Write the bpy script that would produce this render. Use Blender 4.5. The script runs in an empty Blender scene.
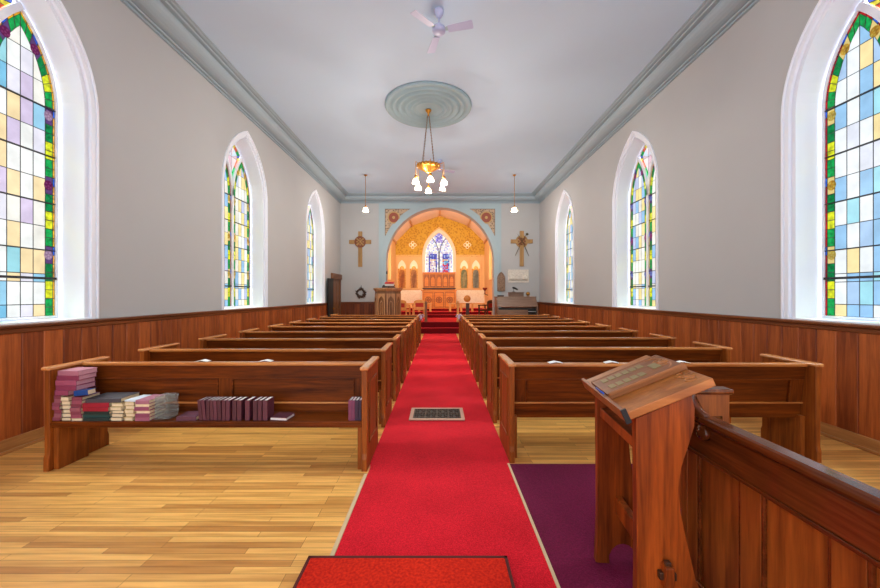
import bpy, bmesh, math, random
from mathutils import Matrix, Vector
C = bpy.context.scene.collection
PI = math.pi
random.seed(7)

# ------------------------------------------------------------------ helpers
class MB:
    """collects shapes, links them as ONE mesh object"""
    def __init__(s, M=None):
        s.v = []; s.f = []; s.mi = []; s.sm = []; s.M = M
    def _p(s, p):
        p = Vector(p)
        return tuple(s.M @ p) if s.M is not None else tuple(p)
    def raw(s, vs, fs, mi=0, smooth=False):
        b = len(s.v); s.v += [s._p(p) for p in vs]
        for f in fs:
            s.f.append([b + i for i in f]); s.mi.append(mi); s.sm.append(smooth)
    def box(s, x0, x1, y0, y1, z0, z1, mi=0):
        vs = [(x, y, z) for x in (x0, x1) for y in (y0, y1) for z in (z0, z1)]
        s.raw(vs, [(0,1,3,2),(4,6,7,5),(0,4,5,1),(2,3,7,6),(0,2,6,4),(1,5,7,3)], mi)
    def obox(s, c, size, R, mi=0):
        hx, hy, hz = [q/2 for q in size]
        vs = [Vector(c) + R @ Vector((x, y, z)) for x in (-hx, hx) for y in (-hy, hy) for z in (-hz, hz)]
        s.raw(vs, [(0,1,3,2),(4,6,7,5),(0,4,5,1),(2,3,7,6),(0,2,6,4),(1,5,7,3)], mi)
    def lathe(s, c, prof, n=24, mi=0, axis='z', smooth=True):
        vs = []; fs = []
        for r, h in prof:
            for k in range(n):
                a = 2*PI*k/n; ca, sa = r*math.cos(a), r*math.sin(a)
                d = {'z': (ca, sa, h), 'y': (ca, h, sa), 'x': (h, ca, sa)}[axis]
                vs.append((c[0]+d[0], c[1]+d[1], c[2]+d[2]))
        for i in range(len(prof)-1):
            for k in range(n):
                fs.append((i*n+k, i*n+(k+1) % n, (i+1)*n+(k+1) % n, (i+1)*n+k))
        if prof[0][0] > 1e-6: fs.append(tuple(range(n))[::-1])
        if prof[-1][0] > 1e-6: fs.append(tuple((len(prof)-1)*n+k for k in range(n)))
        s.raw(vs, fs, mi, smooth)
    def tube(s, pts, r, n=8, mi=0, closed=False, smooth=True):
        pts = [Vector(p) for p in pts]; N = len(pts); vs = []; fs = []
        for i, p in enumerate(pts):
            a = pts[(i-1) % N] if (closed or i > 0) else p
            b = pts[(i+1) % N] if (closed or i < N-1) else p
            t = (b-a).normalized(); up = Vector((0,0,1)) if abs(t.z) < .9 else Vector((1,0,0))
            e = t.cross(up).normalized(); g = t.cross(e).normalized()
            rr = r[i] if isinstance(r, (list, tuple)) else r
            for k in range(n):
                q = 2*PI*k/n; vs.append(p + e*rr*math.cos(q) + g*rr*math.sin(q))
        for i in range(N if closed else N-1):
            for k in range(n):
                j = (i+1) % N
                fs.append((i*n+k, i*n+(k+1) % n, j*n+(k+1) % n, j*n+k))
        if not closed:
            fs.append(tuple(range(n))[::-1]); fs.append(tuple((N-1)*n+k for k in range(n)))
        s.raw(vs, fs, mi, smooth)
    def poly(s, loops, w0, w1, F=None, mi=0):
        """outline (with holes) in u,v extruded from w0 to w1; F maps (u,v,w) to the scene"""
        cu = bpy.data.curves.new('tmp', 'CURVE'); cu.dimensions = '2D'; cu.fill_mode = 'BOTH'; cu.extrude = abs(w1-w0)/2
        for lp in loops:
            sp = cu.splines.new('POLY'); sp.points.add(len(lp)-1)
            for q, (u, v) in zip(sp.points, lp): q.co = (u, v, 0, 1)
            sp.use_cyclic_u = True
        o = bpy.data.objects.new('tmp', cu); C.objects.link(o)
        dg = bpy.context.evaluated_depsgraph_get(); me = o.evaluated_get(dg).to_mesh()
        off = Vector((0, 0, (w0+w1)/2)); F = F or Matrix.Identity(4)
        s.raw([F @ (v.co + off) for v in me.vertices], [tuple(p.vertices) for p in me.polygons], mi)
        o.evaluated_get(dg).to_mesh_clear(); bpy.data.objects.remove(o); bpy.data.curves.remove(cu)
    def build(s, name, mats, parent=None, bevel=0, loc=None):
        me = bpy.data.meshes.new(name); me.from_pydata(s.v, [], s.f)
        mats = mats if isinstance(mats, (list, tuple)) else [mats]
        for m in mats: me.materials.append(m)
        for p, mi, sm in zip(me.polygons, s.mi, s.sm): p.material_index = mi; p.use_smooth = sm
        bm = bmesh.new(); bm.from_mesh(me)
        bmesh.ops.remove_doubles(bm, verts=bm.verts, dist=1e-5)
        bmesh.ops.recalc_face_normals(bm, faces=bm.faces); bm.to_mesh(me); bm.free()
        o = bpy.data.objects.new(name, me); C.objects.link(o)
        if parent: o.parent = parent
        if loc: o.location = loc
        if bevel:
            b = o.modifiers.new('bevel', 'BEVEL'); b.width = bevel; b.segments = 2; b.limit_method = 'ANGLE'; b.angle_limit = .7
        return o

def tag(o, label, cat, group=None):
    o['label'] = label; o['category'] = cat
    if group: o['group'] = group
    return o
def thing(name, label, cat, loc=(0,0,0), rz=0, group=None):
    o = bpy.data.objects.new(name, None); C.objects.link(o); o.empty_display_size = .1
    o.location = loc; o.rotation_euler = (0, 0, rz)
    return tag(o, label, cat, group)
def struct(o, **k):
    o['kind'] = 'structure'; return o
def sroot(name):
    o = bpy.data.objects.new(name, None); C.objects.link(o); return struct(o)
def copy_tree(o, parent=None):
    c = o.copy(); C.objects.link(c)
    if parent: c.parent = parent
    for ch in list(o.children): copy_tree(ch, c)
    return c
def frame(origin, u, v, w):
    M = Matrix.Identity(4)
    for i, a in enumerate((u, v, w)):
        for j in range(3): M[j][i] = a[j]
    for j in range(3): M[j][3] = origin[j]
    return M

# ------------------------------------------------------------------ materials
def lin(c):
    return tuple(((x/255)/12.92 if x/255 <= .04045 else ((x/255+.055)/1.055)**2.4) for x in c) + (1,)
def newmat(name):
    m = bpy.data.materials.new(name); m.use_nodes = True
    return m, m.node_tree, m.node_tree.nodes['Principled BSDF']
def N(nt, t, **k):
    n = nt.nodes.new(t)
    for a, b in k.items(): setattr(n, a, b)
    return n
def ramp(nt, src, stops):
    r = N(nt, 'ShaderNodeValToRGB'); e = r.color_ramp.elements
    while len(e) < len(stops): e.new(.5)
    for q, (p, c) in zip(e, stops): q.position = p; q.color = c
    nt.links.new(src, r.inputs[0]); return r.outputs[0]
def paint(name, col, rough=.6, var=.03, scale=3, bump=0, metal=0):
    m, nt, b = newmat(name)
    tc = N(nt, 'ShaderNodeTexCoord'); no = N(nt, 'ShaderNodeTexNoise'); no.inputs['Scale'].default_value = scale; no.inputs['Detail'].default_value = 4
    nt.links.new(tc.outputs['Object'], no.inputs['Vector'])
    c = lin(col); lo = tuple(x*(1-var) for x in c[:3])+(1,); hi = tuple(min(1, x*(1+var)) for x in c[:3])+(1,)
    nt.links.new(ramp(nt, no.outputs['Fac'], [(.3, lo), (.7, hi)]), b.inputs['Base Color'])
    b.inputs['Roughness'].default_value = rough; b.inputs['Metallic'].default_value = metal
    if bump:
        n2 = N(nt, 'ShaderNodeTexNoise'); n2.inputs['Scale'].default_value = scale*12; n2.inputs['Detail'].default_value = 3
        nt.links.new(tc.outputs['Object'], n2.inputs['Vector'])
        bp = N(nt, 'ShaderNodeBump'); bp.inputs['Strength'].default_value = bump; bp.inputs['Distance'].default_value = .01
        nt.links.new(n2.outputs['Fac'], bp.inputs['Height']); nt.links.new(bp.outputs[0], b.inputs['Normal'])
    return m
def wood(name, dark, light, axis='x', rough=.32, scale=1.0, board=None, spec=.4):
    """streaked grain running along one axis; board = (axis, width): every board its own tone"""
    m, nt, b = newmat(name); L = nt.links.new
    tc = N(nt, 'ShaderNodeTexCoord'); oi = N(nt, 'ShaderNodeObjectInfo')
    ad = N(nt, 'ShaderNodeVectorMath', operation='MULTIPLY_ADD')
    cmb = N(nt, 'ShaderNodeCombineXYZ'); 
    for i in range(3): L(oi.outputs['Random'], cmb.inputs[i])
    L(cmb.outputs[0], ad.inputs[0]); ad.inputs[1].default_value = (13, 7, 11); L(tc.outputs['Object'], ad.inputs[2])
    vec = ad.outputs[0]; btone = None
    if board:
        sep = N(nt, 'ShaderNodeSeparateXYZ'); L(tc.outputs['Object'], sep.inputs[0])
        dv = N(nt, 'ShaderNodeMath', operation='DIVIDE'); L(sep.outputs['XYZ'.index(board[0].upper())], dv.inputs[0]); dv.inputs[1].default_value = board[1]
        fl = N(nt, 'ShaderNodeMath', operation='FLOOR'); L(dv.outputs[0], fl.inputs[0])
        wn = N(nt, 'ShaderNodeTexWhiteNoise', noise_dimensions='1D'); L(fl.outputs[0], wn.inputs['W']); btone = wn.outputs['Value']
        a2 = N(nt, 'ShaderNodeVectorMath', operation='MULTIPLY_ADD'); L(wn.outputs['Color'], a2.inputs[0]); a2.inputs[1].default_value = (5, 5, 5); L(vec, a2.inputs[2]); vec = a2.outputs[0]
    mp = N(nt, 'ShaderNodeMapping'); L(vec, mp.inputs[0])
    sc = {'x': (.7, 11, 11), 'y': (11, .7, 11), 'z': (11, 11, .7)}[axis]
    mp.inputs['Scale'].default_value = tuple(q*scale for q in sc)
    n1 = N(nt, 'ShaderNodeTexNoise'); n1.inputs['Scale'].default_value = 1.6; n1.inputs['Detail'].default_value = 6; n1.inputs['Roughness'].default_value = .62; n1.inputs['Distortion'].default_value = .5
    L(mp.outputs[0], n1.inputs['Vector'])
    n2 = N(nt, 'ShaderNodeTexNoise'); n2.inputs['Scale'].default_value = 9; n2.inputs['Detail'].default_value = 3; L(mp.outputs[0], n2.inputs['Vector'])
    mx = N(nt, 'ShaderNodeMath', operation='MULTIPLY_ADD'); L(n2.outputs['Fac'], mx.inputs[0]); mx.inputs[1].default_value = .3; L(n1.outputs['Fac'], mx.inputs[2])
    fac = mx.outputs[0]
    if btone:
        m2 = N(nt, 'ShaderNodeMath', operation='MULTIPLY_ADD'); L(btone, m2.inputs[0]); m2.inputs[1].default_value = .3; L(fac, m2.inputs[2])
        m3 = N(nt, 'ShaderNodeMath', operation='SUBTRACT'); L(m2.outputs[0], m3.inputs[0]); m3.inputs[1].default_value = .15; fac = m3.outputs[0]
    L(ramp(nt, fac, [(.42, lin(dark)), (.68, tuple((p+q)/2 for p, q in zip(lin(dark), lin(light)))), (.88, lin(light))]), b.inputs['Base Color'])
    b.inputs['Roughness'].default_value = rough; b.inputs['Specular IOR Level'].default_value = spec
    bp = N(nt, 'ShaderNodeBump'); bp.inputs['Strength'].default_value = .08; bp.inputs['Distance'].default_value = .004
    L(n2.outputs['Fac'], bp.inputs['Height']); L(bp.outputs[0], b.inputs['Normal'])
    return m
def planks(name):
    m, nt, b = newmat(name); L = nt.links.new
    tc = N(nt, 'ShaderNodeTexCoord'); br = N(nt, 'ShaderNodeTexBrick'); L(tc.outputs['Object'], br.inputs['Vector'])
    br.inputs['Color1'].default_value = lin((255, 194, 106)); br.inputs['Color2'].default_value = lin((186, 114, 50)); br.inputs['Mortar'].default_value = lin((130, 82, 40))
    br.inputs['Scale'].default_value = 1; br.inputs['Mortar Size'].default_value = .0011; br.inputs['Brick Width'].default_value = .8; br.inputs['Row Height'].default_value = .048; br.inputs['Bias'].default_value = -.3
    br.offset = .37; br.offset_frequency = 3; br.squash = 1
    mp = N(nt, 'ShaderNodeMapping'); mp.inputs['Scale'].default_value = (.9, 16, 1); L(tc.outputs['Object'], mp.inputs[0])
    no = N(nt, 'ShaderNodeTexNoise'); no.inputs['Scale'].default_value = 2.2; no.inputs['Detail'].default_value = 6; L(mp.outputs[0], no.inputs['Vector'])
    mx = N(nt, 'ShaderNodeMixRGB', blend_type='MULTIPLY'); mx.inputs[0].default_value = .5
    L(br.outputs['Color'], mx.inputs[1]); L(ramp(nt, no.outputs['Fac'], [(.32, lin((190, 160, 125))), (.62, (1, 1, 1, 1))]), mx.inputs[2])
    L(mx.outputs[0], b.inputs['Base Color'])
    n3 = N(nt, 'ShaderNodeTexNoise'); n3.inputs['Scale'].default_value = 1.3; L(tc.outputs['Object'], n3.inputs['Vector'])
    mr = N(nt, 'ShaderNodeMapRange'); L(n3.outputs['Fac'], mr.inputs[0]); mr.inputs[3].default_value = .26; mr.inputs[4].default_value = .42; L(mr.outputs[0], b.inputs['Roughness'])
    return m
def carpet(name, a, c, speck=None, scale=90):
    m, nt, b = newmat(name); L = nt.links.new
    tc = N(nt, 'ShaderNodeTexCoord'); n1 = N(nt, 'ShaderNodeTexNoise'); n1.inputs['Scale'].default_value = scale; n1.inputs['Detail'].default_value = 3; L(tc.outputs['Object'], n1.inputs['Vector'])
    n2 = N(nt, 'ShaderNodeTexNoise'); n2.inputs['Scale'].default_value = 1.7; n2.inputs['Detail'].default_value = 5; L(tc.outputs['Object'], n2.inputs['Vector'])
    ma = N(nt, 'ShaderNodeMath', operation='MULTIPLY_ADD'); L(n2.outputs['Fac'], ma.inputs[0]); ma.inputs[1].default_value = .5; L(n1.outputs['Fac'], ma.inputs[2])
    col = ramp(nt, ma.outputs[0], [(.5, lin(a)), (1.0, lin(c))])
    if speck:
        vo = N(nt, 'ShaderNodeTexVoronoi'); vo.inputs['Scale'].default_value = 7; L(tc.outputs['Object'], vo.inputs['Vector'])
        lt = N(nt, 'ShaderNodeMath', operation='LESS_THAN'); L(vo.outputs['Distance'], lt.inputs[0]); lt.inputs[1].default_value = .03
        mx = N(nt, 'ShaderNodeMixRGB'); L(lt.outputs[0], mx.inputs[0]); L(col, mx.inputs[1]); mx.inputs[2].default_value = lin(speck); col = mx.outputs[0]
    L(col, b.inputs['Base Color']); b.inputs['Roughness'].default_value = .95; b.inputs['Specular IOR Level'].default_value = .15
    b.inputs['Sheen Weight'].default_value = .03
    bp = N(nt, 'ShaderNodeBump'); bp.inputs['Strength'].default_value = .5; bp.inputs['Distance'].default_value = .006; L(n1.outputs['Fac'], bp.inputs['Height']); L(bp.outputs[0], b.inputs['Normal'])
    return m
def glass(name, col, s=1.0, var=.18, ns=9, clear=0):
    m, nt, b = newmat(name); L = nt.links.new
    tc = N(nt, 'ShaderNodeTexCoord'); no = N(nt, 'ShaderNodeTexNoise'); no.inputs['Scale'].default_value = ns; no.inputs['Detail'].default_value = 4; L(tc.outputs['Object'], no.inputs['Vector'])
    c = lin(col); out = ramp(nt, no.outputs['Fac'], [(.3, tuple(x*(1-var) for x in c[:3])+(1,)), (.7, tuple(min(1, x*(1+var)) for x in c[:3])+(1,))])
    b.inputs['Base Color'].default_value = tuple(x*.25 for x in c[:3])+(1,); b.inputs['Roughness'].default_value = .3; b.inputs['Specular IOR Level'].default_value = .15
    L(out, b.inputs['Emission Color']); b.inputs['Emission Strength'].default_value = s
    if clear:      # part of the daylight goes straight through the pane, tinted by it
        tr = N(nt, 'ShaderNodeBsdfTransparent'); L(out, tr.inputs[0]); mx = N(nt, 'ShaderNodeMixShader'); mx.inputs[0].default_value = clear
        L(b.outputs[0], mx.inputs[1]); L(tr.outputs[0], mx.inputs[2]); L(mx.outputs[0], nt.nodes['Material Output'].inputs['Surface'])
    return m
def glow(name, col, s):
    m, nt, b = newmat(name); b.inputs['Base Color'].default_value = lin(col); b.inputs['Emission Color'].default_value = lin(col); b.inputs['Emission Strength'].default_value = s; b.inputs['Roughness'].default_value = .4
    tr = N(nt, 'ShaderNodeBsdfTransparent'); mx = N(nt, 'ShaderNodeMixShader'); mx.inputs[0].default_value = .55      # frosted glass lets half of its light through
    nt.links.new(b.outputs[0], mx.inputs[1]); nt.links.new(tr.outputs[0], mx.inputs[2]); nt.links.new(mx.outputs[0], nt.nodes['Material Output'].inputs['Surface'])
    return m
def pattern(name, a, c, scale, thr=.35, rough=.7):
    m, nt, b = newmat(name); L = nt.links.new
    tc = N(nt, 'ShaderNodeTexCoord'); vo = N(nt, 'ShaderNodeTexVoronoi'); vo.inputs['Scale'].default_value = scale; vo.inputs['Randomness'].default_value = .9; L(tc.outputs['Object'], vo.inputs['Vector'])
    no = N(nt, 'ShaderNodeTexNoise'); no.inputs['Scale'].default_value = scale*3; L(tc.outputs['Object'], no.inputs['Vector'])
    ma = N(nt, 'ShaderNodeMath', operation='MULTIPLY_ADD'); L(no.outputs['Fac'], ma.inputs[0]); ma.inputs[1].default_value = .5; L(vo.outputs['Distance'], ma.inputs[2])
    L(ramp(nt, ma.outputs[0], [(thr, lin(a)), (thr+.3, lin(c))]), b.inputs['Base Color']); b.inputs['Roughness'].default_value = rough
    return m

WALL = paint('plaster_wall', (186, 187, 188), .85, .015, 1.5)
CEIL = paint('plaster_ceiling', (196, 217, 238), .9, .012, 1.2)
WHITE = paint('white_gloss_trim', (238, 242, 252), .45, .01)
BLUE = paint('pale_blue_paint', (170, 190, 197), .6, .02)
CORN = paint('grey_blue_cornice', (160, 178, 189), .55, .02)
PEACH = paint('cream_chancel_plaster', (234, 190, 132), .8, .02)
PINKC = paint('pale_chancel_ceiling', (240, 219, 200), .8, .02)
MUST = pattern('mustard_damask', (172, 122, 24), (204, 160, 48), 9, .5)
CREAMP = pattern('cream_dado_pattern', (236, 222, 196), (246, 236, 214), 14, .5)
TANP = pattern('tan_spandrel_pattern', (120, 104, 84), (196, 168, 140), 14, .5)
FLOOR = planks('oak_strip_floor')
PEWX = wood('pew_oak_long', (58, 21, 3), (130, 60, 12), 'x', .42, 1, None, .14)
PEWZ = wood('pew_oak_upright_lit', (98, 42, 11), (172, 92, 32), 'z', .38, 1, None, .25)  # lighter oak: the light on the pew ends is put into the colour
PEWS = wood('pew_oak_stile', (60, 22, 4), (130, 60, 14), 'z', .42, 1, None, .14)
PEWY = wood('pew_oak_cap_lit', (168, 96, 46), (226, 158, 96), 'y', .2)  # paler oak, light falling on the cap tops is painted in
RAILX = wood('pew_oak_rail_lit', (150, 80, 32), (212, 140, 76), 'x', .16)  # paler oak, window light along the rails is put into the colour
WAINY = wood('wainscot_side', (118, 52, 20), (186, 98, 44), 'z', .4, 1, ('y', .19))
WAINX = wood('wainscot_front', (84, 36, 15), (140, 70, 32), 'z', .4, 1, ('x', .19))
CAPW = wood('wainscot_cap', (88, 42, 20), (140, 78, 40), 'y', .3)
CAPX = wood('wainscot_cap_front', (88, 42, 20), (140, 78, 40), 'x', .3)
LECT = wood('lectern_oak', (74, 25, 5), (172, 80, 24), 'z', .4, 1.1, None, .3)
LECB = wood('lectern_board_oak', (140, 76, 30), (196, 124, 62), 'x', .38)
LECP = wood('plaque_oak', (112, 62, 30), (160, 98, 54), 'x', .42)
DESK = wood('desk_panel_oak', (92, 38, 10), (176, 94, 34), 'z', .34, .9)
DESKR = wood('desk_rail_oak', (62, 24, 8), (126, 62, 26), 'y', .14)
PULP = wood('pulpit_oak', (146, 96, 62), (200, 150, 108), 'z', .45)
ALTW = wood('altar_oak', (196, 104, 26), (234, 150, 54), 'x', .4)
ALTD = wood('altar_oak_carving', (130, 66, 20), (180, 106, 42), 'z', .45)
RAILW = wood('honey_oak', (196, 130, 62), (232, 172, 98), 'z', .4)
DARKW = wood('dark_walnut', (44, 24, 14), (84, 50, 30), 'z', .4)
DOORW = wood('door_brown', (92, 54, 32), (146, 98, 62), 'z', .45)
ORG = wood('organ_walnut', (96, 70, 56), (140, 110, 92), 'x', .4)
BLACK = paint('black', (18, 17, 18), .5)
RUN = carpet('crimson_carpet', (168, 4, 20), (234, 28, 48), None, 140)
PURP = carpet('plum_carpet', (84, 4, 38), (116, 16, 62), (170, 120, 140), 140)
MAT = carpet('scarlet_mat_pile', (168, 10, 2), (226, 46, 16), None, 70)
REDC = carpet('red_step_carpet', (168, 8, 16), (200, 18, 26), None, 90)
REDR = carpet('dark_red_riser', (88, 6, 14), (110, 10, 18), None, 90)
BIND = paint('beige_binding', (206, 178, 140), .8)
MATB = paint('mat_edge', (84, 20, 16), .9)
BRASS = paint('brass', (200, 138, 56), .28, .05, 8, 0, .9)
OLDB = paint('aged_brass', (146, 126, 82), .5, .06, 10, 0, .2)
LEAD = paint('lead_came', (40, 40, 44), .6)
FANW = paint('fan_white', (188, 192, 226), .4)
SHADE = glow('lit_frosted_shade', (255, 226, 186), 4)
SHADEO = paint('frosted_shade_unlit', (235, 225, 205), .4)
GRILLE = paint('grille_iron', (74, 58, 46), .5, .05, 8, 0, .3)
GRFR = paint('grille_frame', (206, 160, 136), .5)
STONE = pattern('pale_relief_stone', (206, 198, 186), (228, 220, 208), 16, .45)
BRONZE = pattern('aged_bronze', (112, 88, 70), (158, 128, 104), 22, .5)
CROSSW = wood('cross_oak', (150, 112, 64), (190, 150, 96), 'z', .5)
CROSSD = paint('cross_carving', (128, 72, 44), .6)

# ------------------------------------------------------------------ room
W, HC, D = 4.0, 5.42, 14.47           # half width, ceiling, far wall
Y0 = -2.2
FL = frame((-W, 0, 0), (0,1,0), (0,0,1), (1,0,0))
FR = frame((W, 0, 0), (0,1,0), (0,0,1), (-1,0,0))
WA, WSILL, WSPR, WR = .87, 1.19, 3.52, 1.452
WYS = (3.34, 7.46, 11.59)

def gothic(uc, a, z0, zs, d=0, rho=None, n=14):
    """pointed arch outline, counter-clockwise, offset inwards by d"""
    rho = rho or 2*a; r = rho - d; h = math.sqrt(max(r*r-(rho-a)**2, 1e-6)); tA = math.atan2(h, rho-a)
    R = [(uc + a - rho + r*math.cos(tA*k/n), zs + r*math.sin(tA*k/n)) for k in range(n+1)]
    Lf = [(2*uc - u, v) for u, v in reversed(R[:-1])]
    return [(uc - a + d, z0), (uc + a - d, z0)] + R + Lf

m = MB(); m.box(-W-.4, W+.4, Y0, D+.4, -.12, 0); struct(m.build('floor', FLOOR))
m = MB(); m.box(-W-.4, W+.4, Y0, D+.4, HC, HC+.1); struct(m.build('ceiling', CEIL))
for F, nm in ((FL, 'wall_left'), (FR, 'wall_right')):
    m = MB(); m.poly([[(Y0, 0), (D+.4, 0), (D+.4, HC), (Y0, HC)]] + [gothic(y, WA, WSILL-.02, WSPR, 0, WR) for y in WYS], 0, -.4, F)
    struct(m.build(nm, WALL))
FF = frame((0, D, 0), (1,0,0), (0,0,1), (0,-1,0))
AR, AZ = 2.16, 2.80
arch = lambda r: [(-r, 0), (r, 0)] + [(r*math.cos(PI*k/40), AZ + r*math.sin(PI*k/40)) for k in range(41)]
def archwall(x, top, r):
    return [(-x, 0), (-r, 0)] + [(-r*math.cos(PI*k/40), AZ + r*math.sin(PI*k/40)) for k in range(41)] + [(r, 0), (x, 0), (x, top), (-x, top)]
m = MB(); m.poly([archwall(W, HC, AR)], 0, -.4, FF); struct(m.build('wall_front', WALL))
m = MB(); m.poly([archwall(2.46, HC-.2, AR)], .015, 0, FF); struct(m.build('trim_1', BLUE))
m = MB(); m.poly([[(-AR-.2, 0), (-AR, 0)] + [(-AR*math.cos(PI*k/40), AZ + AR*math.sin(PI*k/40)) for k in range(41)] + [(AR, 0), (AR+.2, 0)]
    + [((AR+.2)*math.cos(PI*k/40), AZ + (AR+.2)*math.sin(PI*k/40)) for k in range(41)]], .045, .0, FF); struct(m.build('trim_2', BLUE, bevel=.01))

# cornice
prof = [(0,0),(0,.29),(.035,.29),(.035,.262),(.016,.258),(.016,.248),(.06,.244),(.07,.228),(.045,.224),(.045,.214),(.085,.21)]
prof += [(.085+.2*math.sin(t*PI/12)*1.0, .21-.14*(1-math.cos(t*PI/12))) for t in range(1, 7)]
prof += [(.30,.07),(.275,.066),(.275,.056),(.335,.052),(.345,.035),(.33,.032),(.33,.024),(.385,.024),(.395,.016),(.43,.013),(.43,0)]
def cornice(F, l0, l1, name):
    m = MB(); n = len(prof)
    vs = [F @ Vector((l, HC-q, p)) for l in (l0, l1) for p, q in prof]
    m.raw(vs, [(i, (i+1) % n, n+(i+1) % n, n+i) for i in range(n)] + [tuple(range(n)), tuple(range(n, 2*n))])
    struct(m.build(name, CORN))
cornice(FL, Y0, D, 'trim_3'); cornice(FR, Y0, D, 'trim_4'); cornice(FF, -W, W, 'trim_5')

# wainscot, cap and shoe
def wains(F, l0, l1, name, mt, capm, pitch=.19):
    r = sroot(name); m = MB()
    k = math.floor(l0/pitch)
    while k*pitch < l1:
        a, b = max(l0, k*pitch)+.003, min(l1, (k+1)*pitch)-.003
        if b > a:
            vs = [F @ Vector(p) for p in ((a,.1,.018),(b,.1,.018),(b,1.1,.018),(a,1.1,.018),(a+.005,.1,.026),(b-.005,.1,.026),(b-.005,1.1,.026),(a+.005,1.1,.026))]
            m.raw(vs, [(4,5,6,7),(0,4,7,3),(5,1,2,6)])
        k += 1
    vs = [F @ Vector(p) for p in ((l0,.1,.018),(l1,.1,.018),(l1,1.1,.018),(l0,1.1,.018))]
    m.raw(vs, [(0,1,2,3)]); m.build('boards', mt, r)
    c = MB(); c.poly([[(l0, 1.09), (l1, 1.09), (l1, 1.14), (l0, 1.14)]], .04, 0, F); c.poly([[(l0, 1.14), (l1, 1.14), (l1, 1.175), (l0, 1.175)]], .065, 0, F)
    c.build('cap_rail', capm, r, bevel=.008)
    return r
def shoe(F, l0, l1, name, capm):
    c = MB(); c.poly([[(l0, .02), (l1, .02), (l1, .13), (l0, .13)]], .034, 0, F); c.poly([[(l0, 0), (l1, 0), (l1, .028), (l0, .028)]], .055, 0, F)
    struct(c.build(name, capm, bevel=.006))
SHOE = wood('shoe_moulding', (150, 96, 50), (196, 140, 82), 'y', .35)
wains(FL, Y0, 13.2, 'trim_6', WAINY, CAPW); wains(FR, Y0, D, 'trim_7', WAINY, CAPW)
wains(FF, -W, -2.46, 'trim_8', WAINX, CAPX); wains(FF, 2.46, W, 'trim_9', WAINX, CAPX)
shoe(FL, Y0, 13.2, 'baseboard_left', SHOE); shoe(FR, Y0, D, 'baseboard_right', SHOE)

# ------------------------------------------------------------------ stained glass windows
GS = .42
PAL_L = [((236,236,232),5),((222,218,228),3),((232,228,218),3),((146,194,218),2),((120,182,212),1),((150,205,214),1),((240,214,166),2),((206,190,216),2)]
PAL_R = [((232,235,236),5),((220,222,232),3),((150,192,226),3),((160,214,226),2),((242,218,160),2),((168,196,226),2)]
PAL_M = [((240,238,226),4),((240,218,150),4),((150,190,224),3),((190,196,224),2),((228,222,210),2)]
gl_cache = {}
def gmat(c):
    if c not in gl_cache: gl_cache[c] = glass('stained_glass_%d' % len(gl_cache), c, GS, .55 if max(c)-min(c) > 100 else .14, 26 if max(c)-min(c) > 100 else 7, .34)
    return gl_cache[c]
def clip(poly, conv):
    out = poly; n = len(conv)
    for i in range(n):
        a, b = conv[i], conv[(i+1) % n]; src = out; out = []
        ins = lambda p: (b[0]-a[0])*(p[1]-a[1]) - (b[1]-a[1])*(p[0]-a[0]) >= -1e-9
        for j in range(len(src)):
            p, q = src[j], src[(j+1) % len(src)]; ip, iq = ins(p), ins(q)
            if ip: out.append(p)
            if ip != iq:
                dx, dy = q[0]-p[0], q[1]-p[1]; den = (b[0]-a[0])*dy - (b[1]-a[1])*dx
                t = -((b[0]-a[0])*(p[1]-a[1]) - (b[1]-a[1])*(p[0]-a[0]))/den
                out.append((p[0]+t*dx, p[1]+t*dy))
        if not out: return []
    return out
def lanc_sides(uc, a, z0, zs, rho, d, npz=24, npa=10):
    r = rho-d; h = math.sqrt(max(r*r-(rho-a)**2, 1e-6)); tA = math.atan2(h, rho-a)
    right = [(uc+a-d, z0+(zs-z0)*k/npz) for k in range(npz)] + [(uc+a-rho+r*math.cos(tA*k/npa), zs+r*math.sin(tA*k/npa)) for k in range(npa+1)]
    return right, [(2*uc-u, v) for u, v in right]
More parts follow.
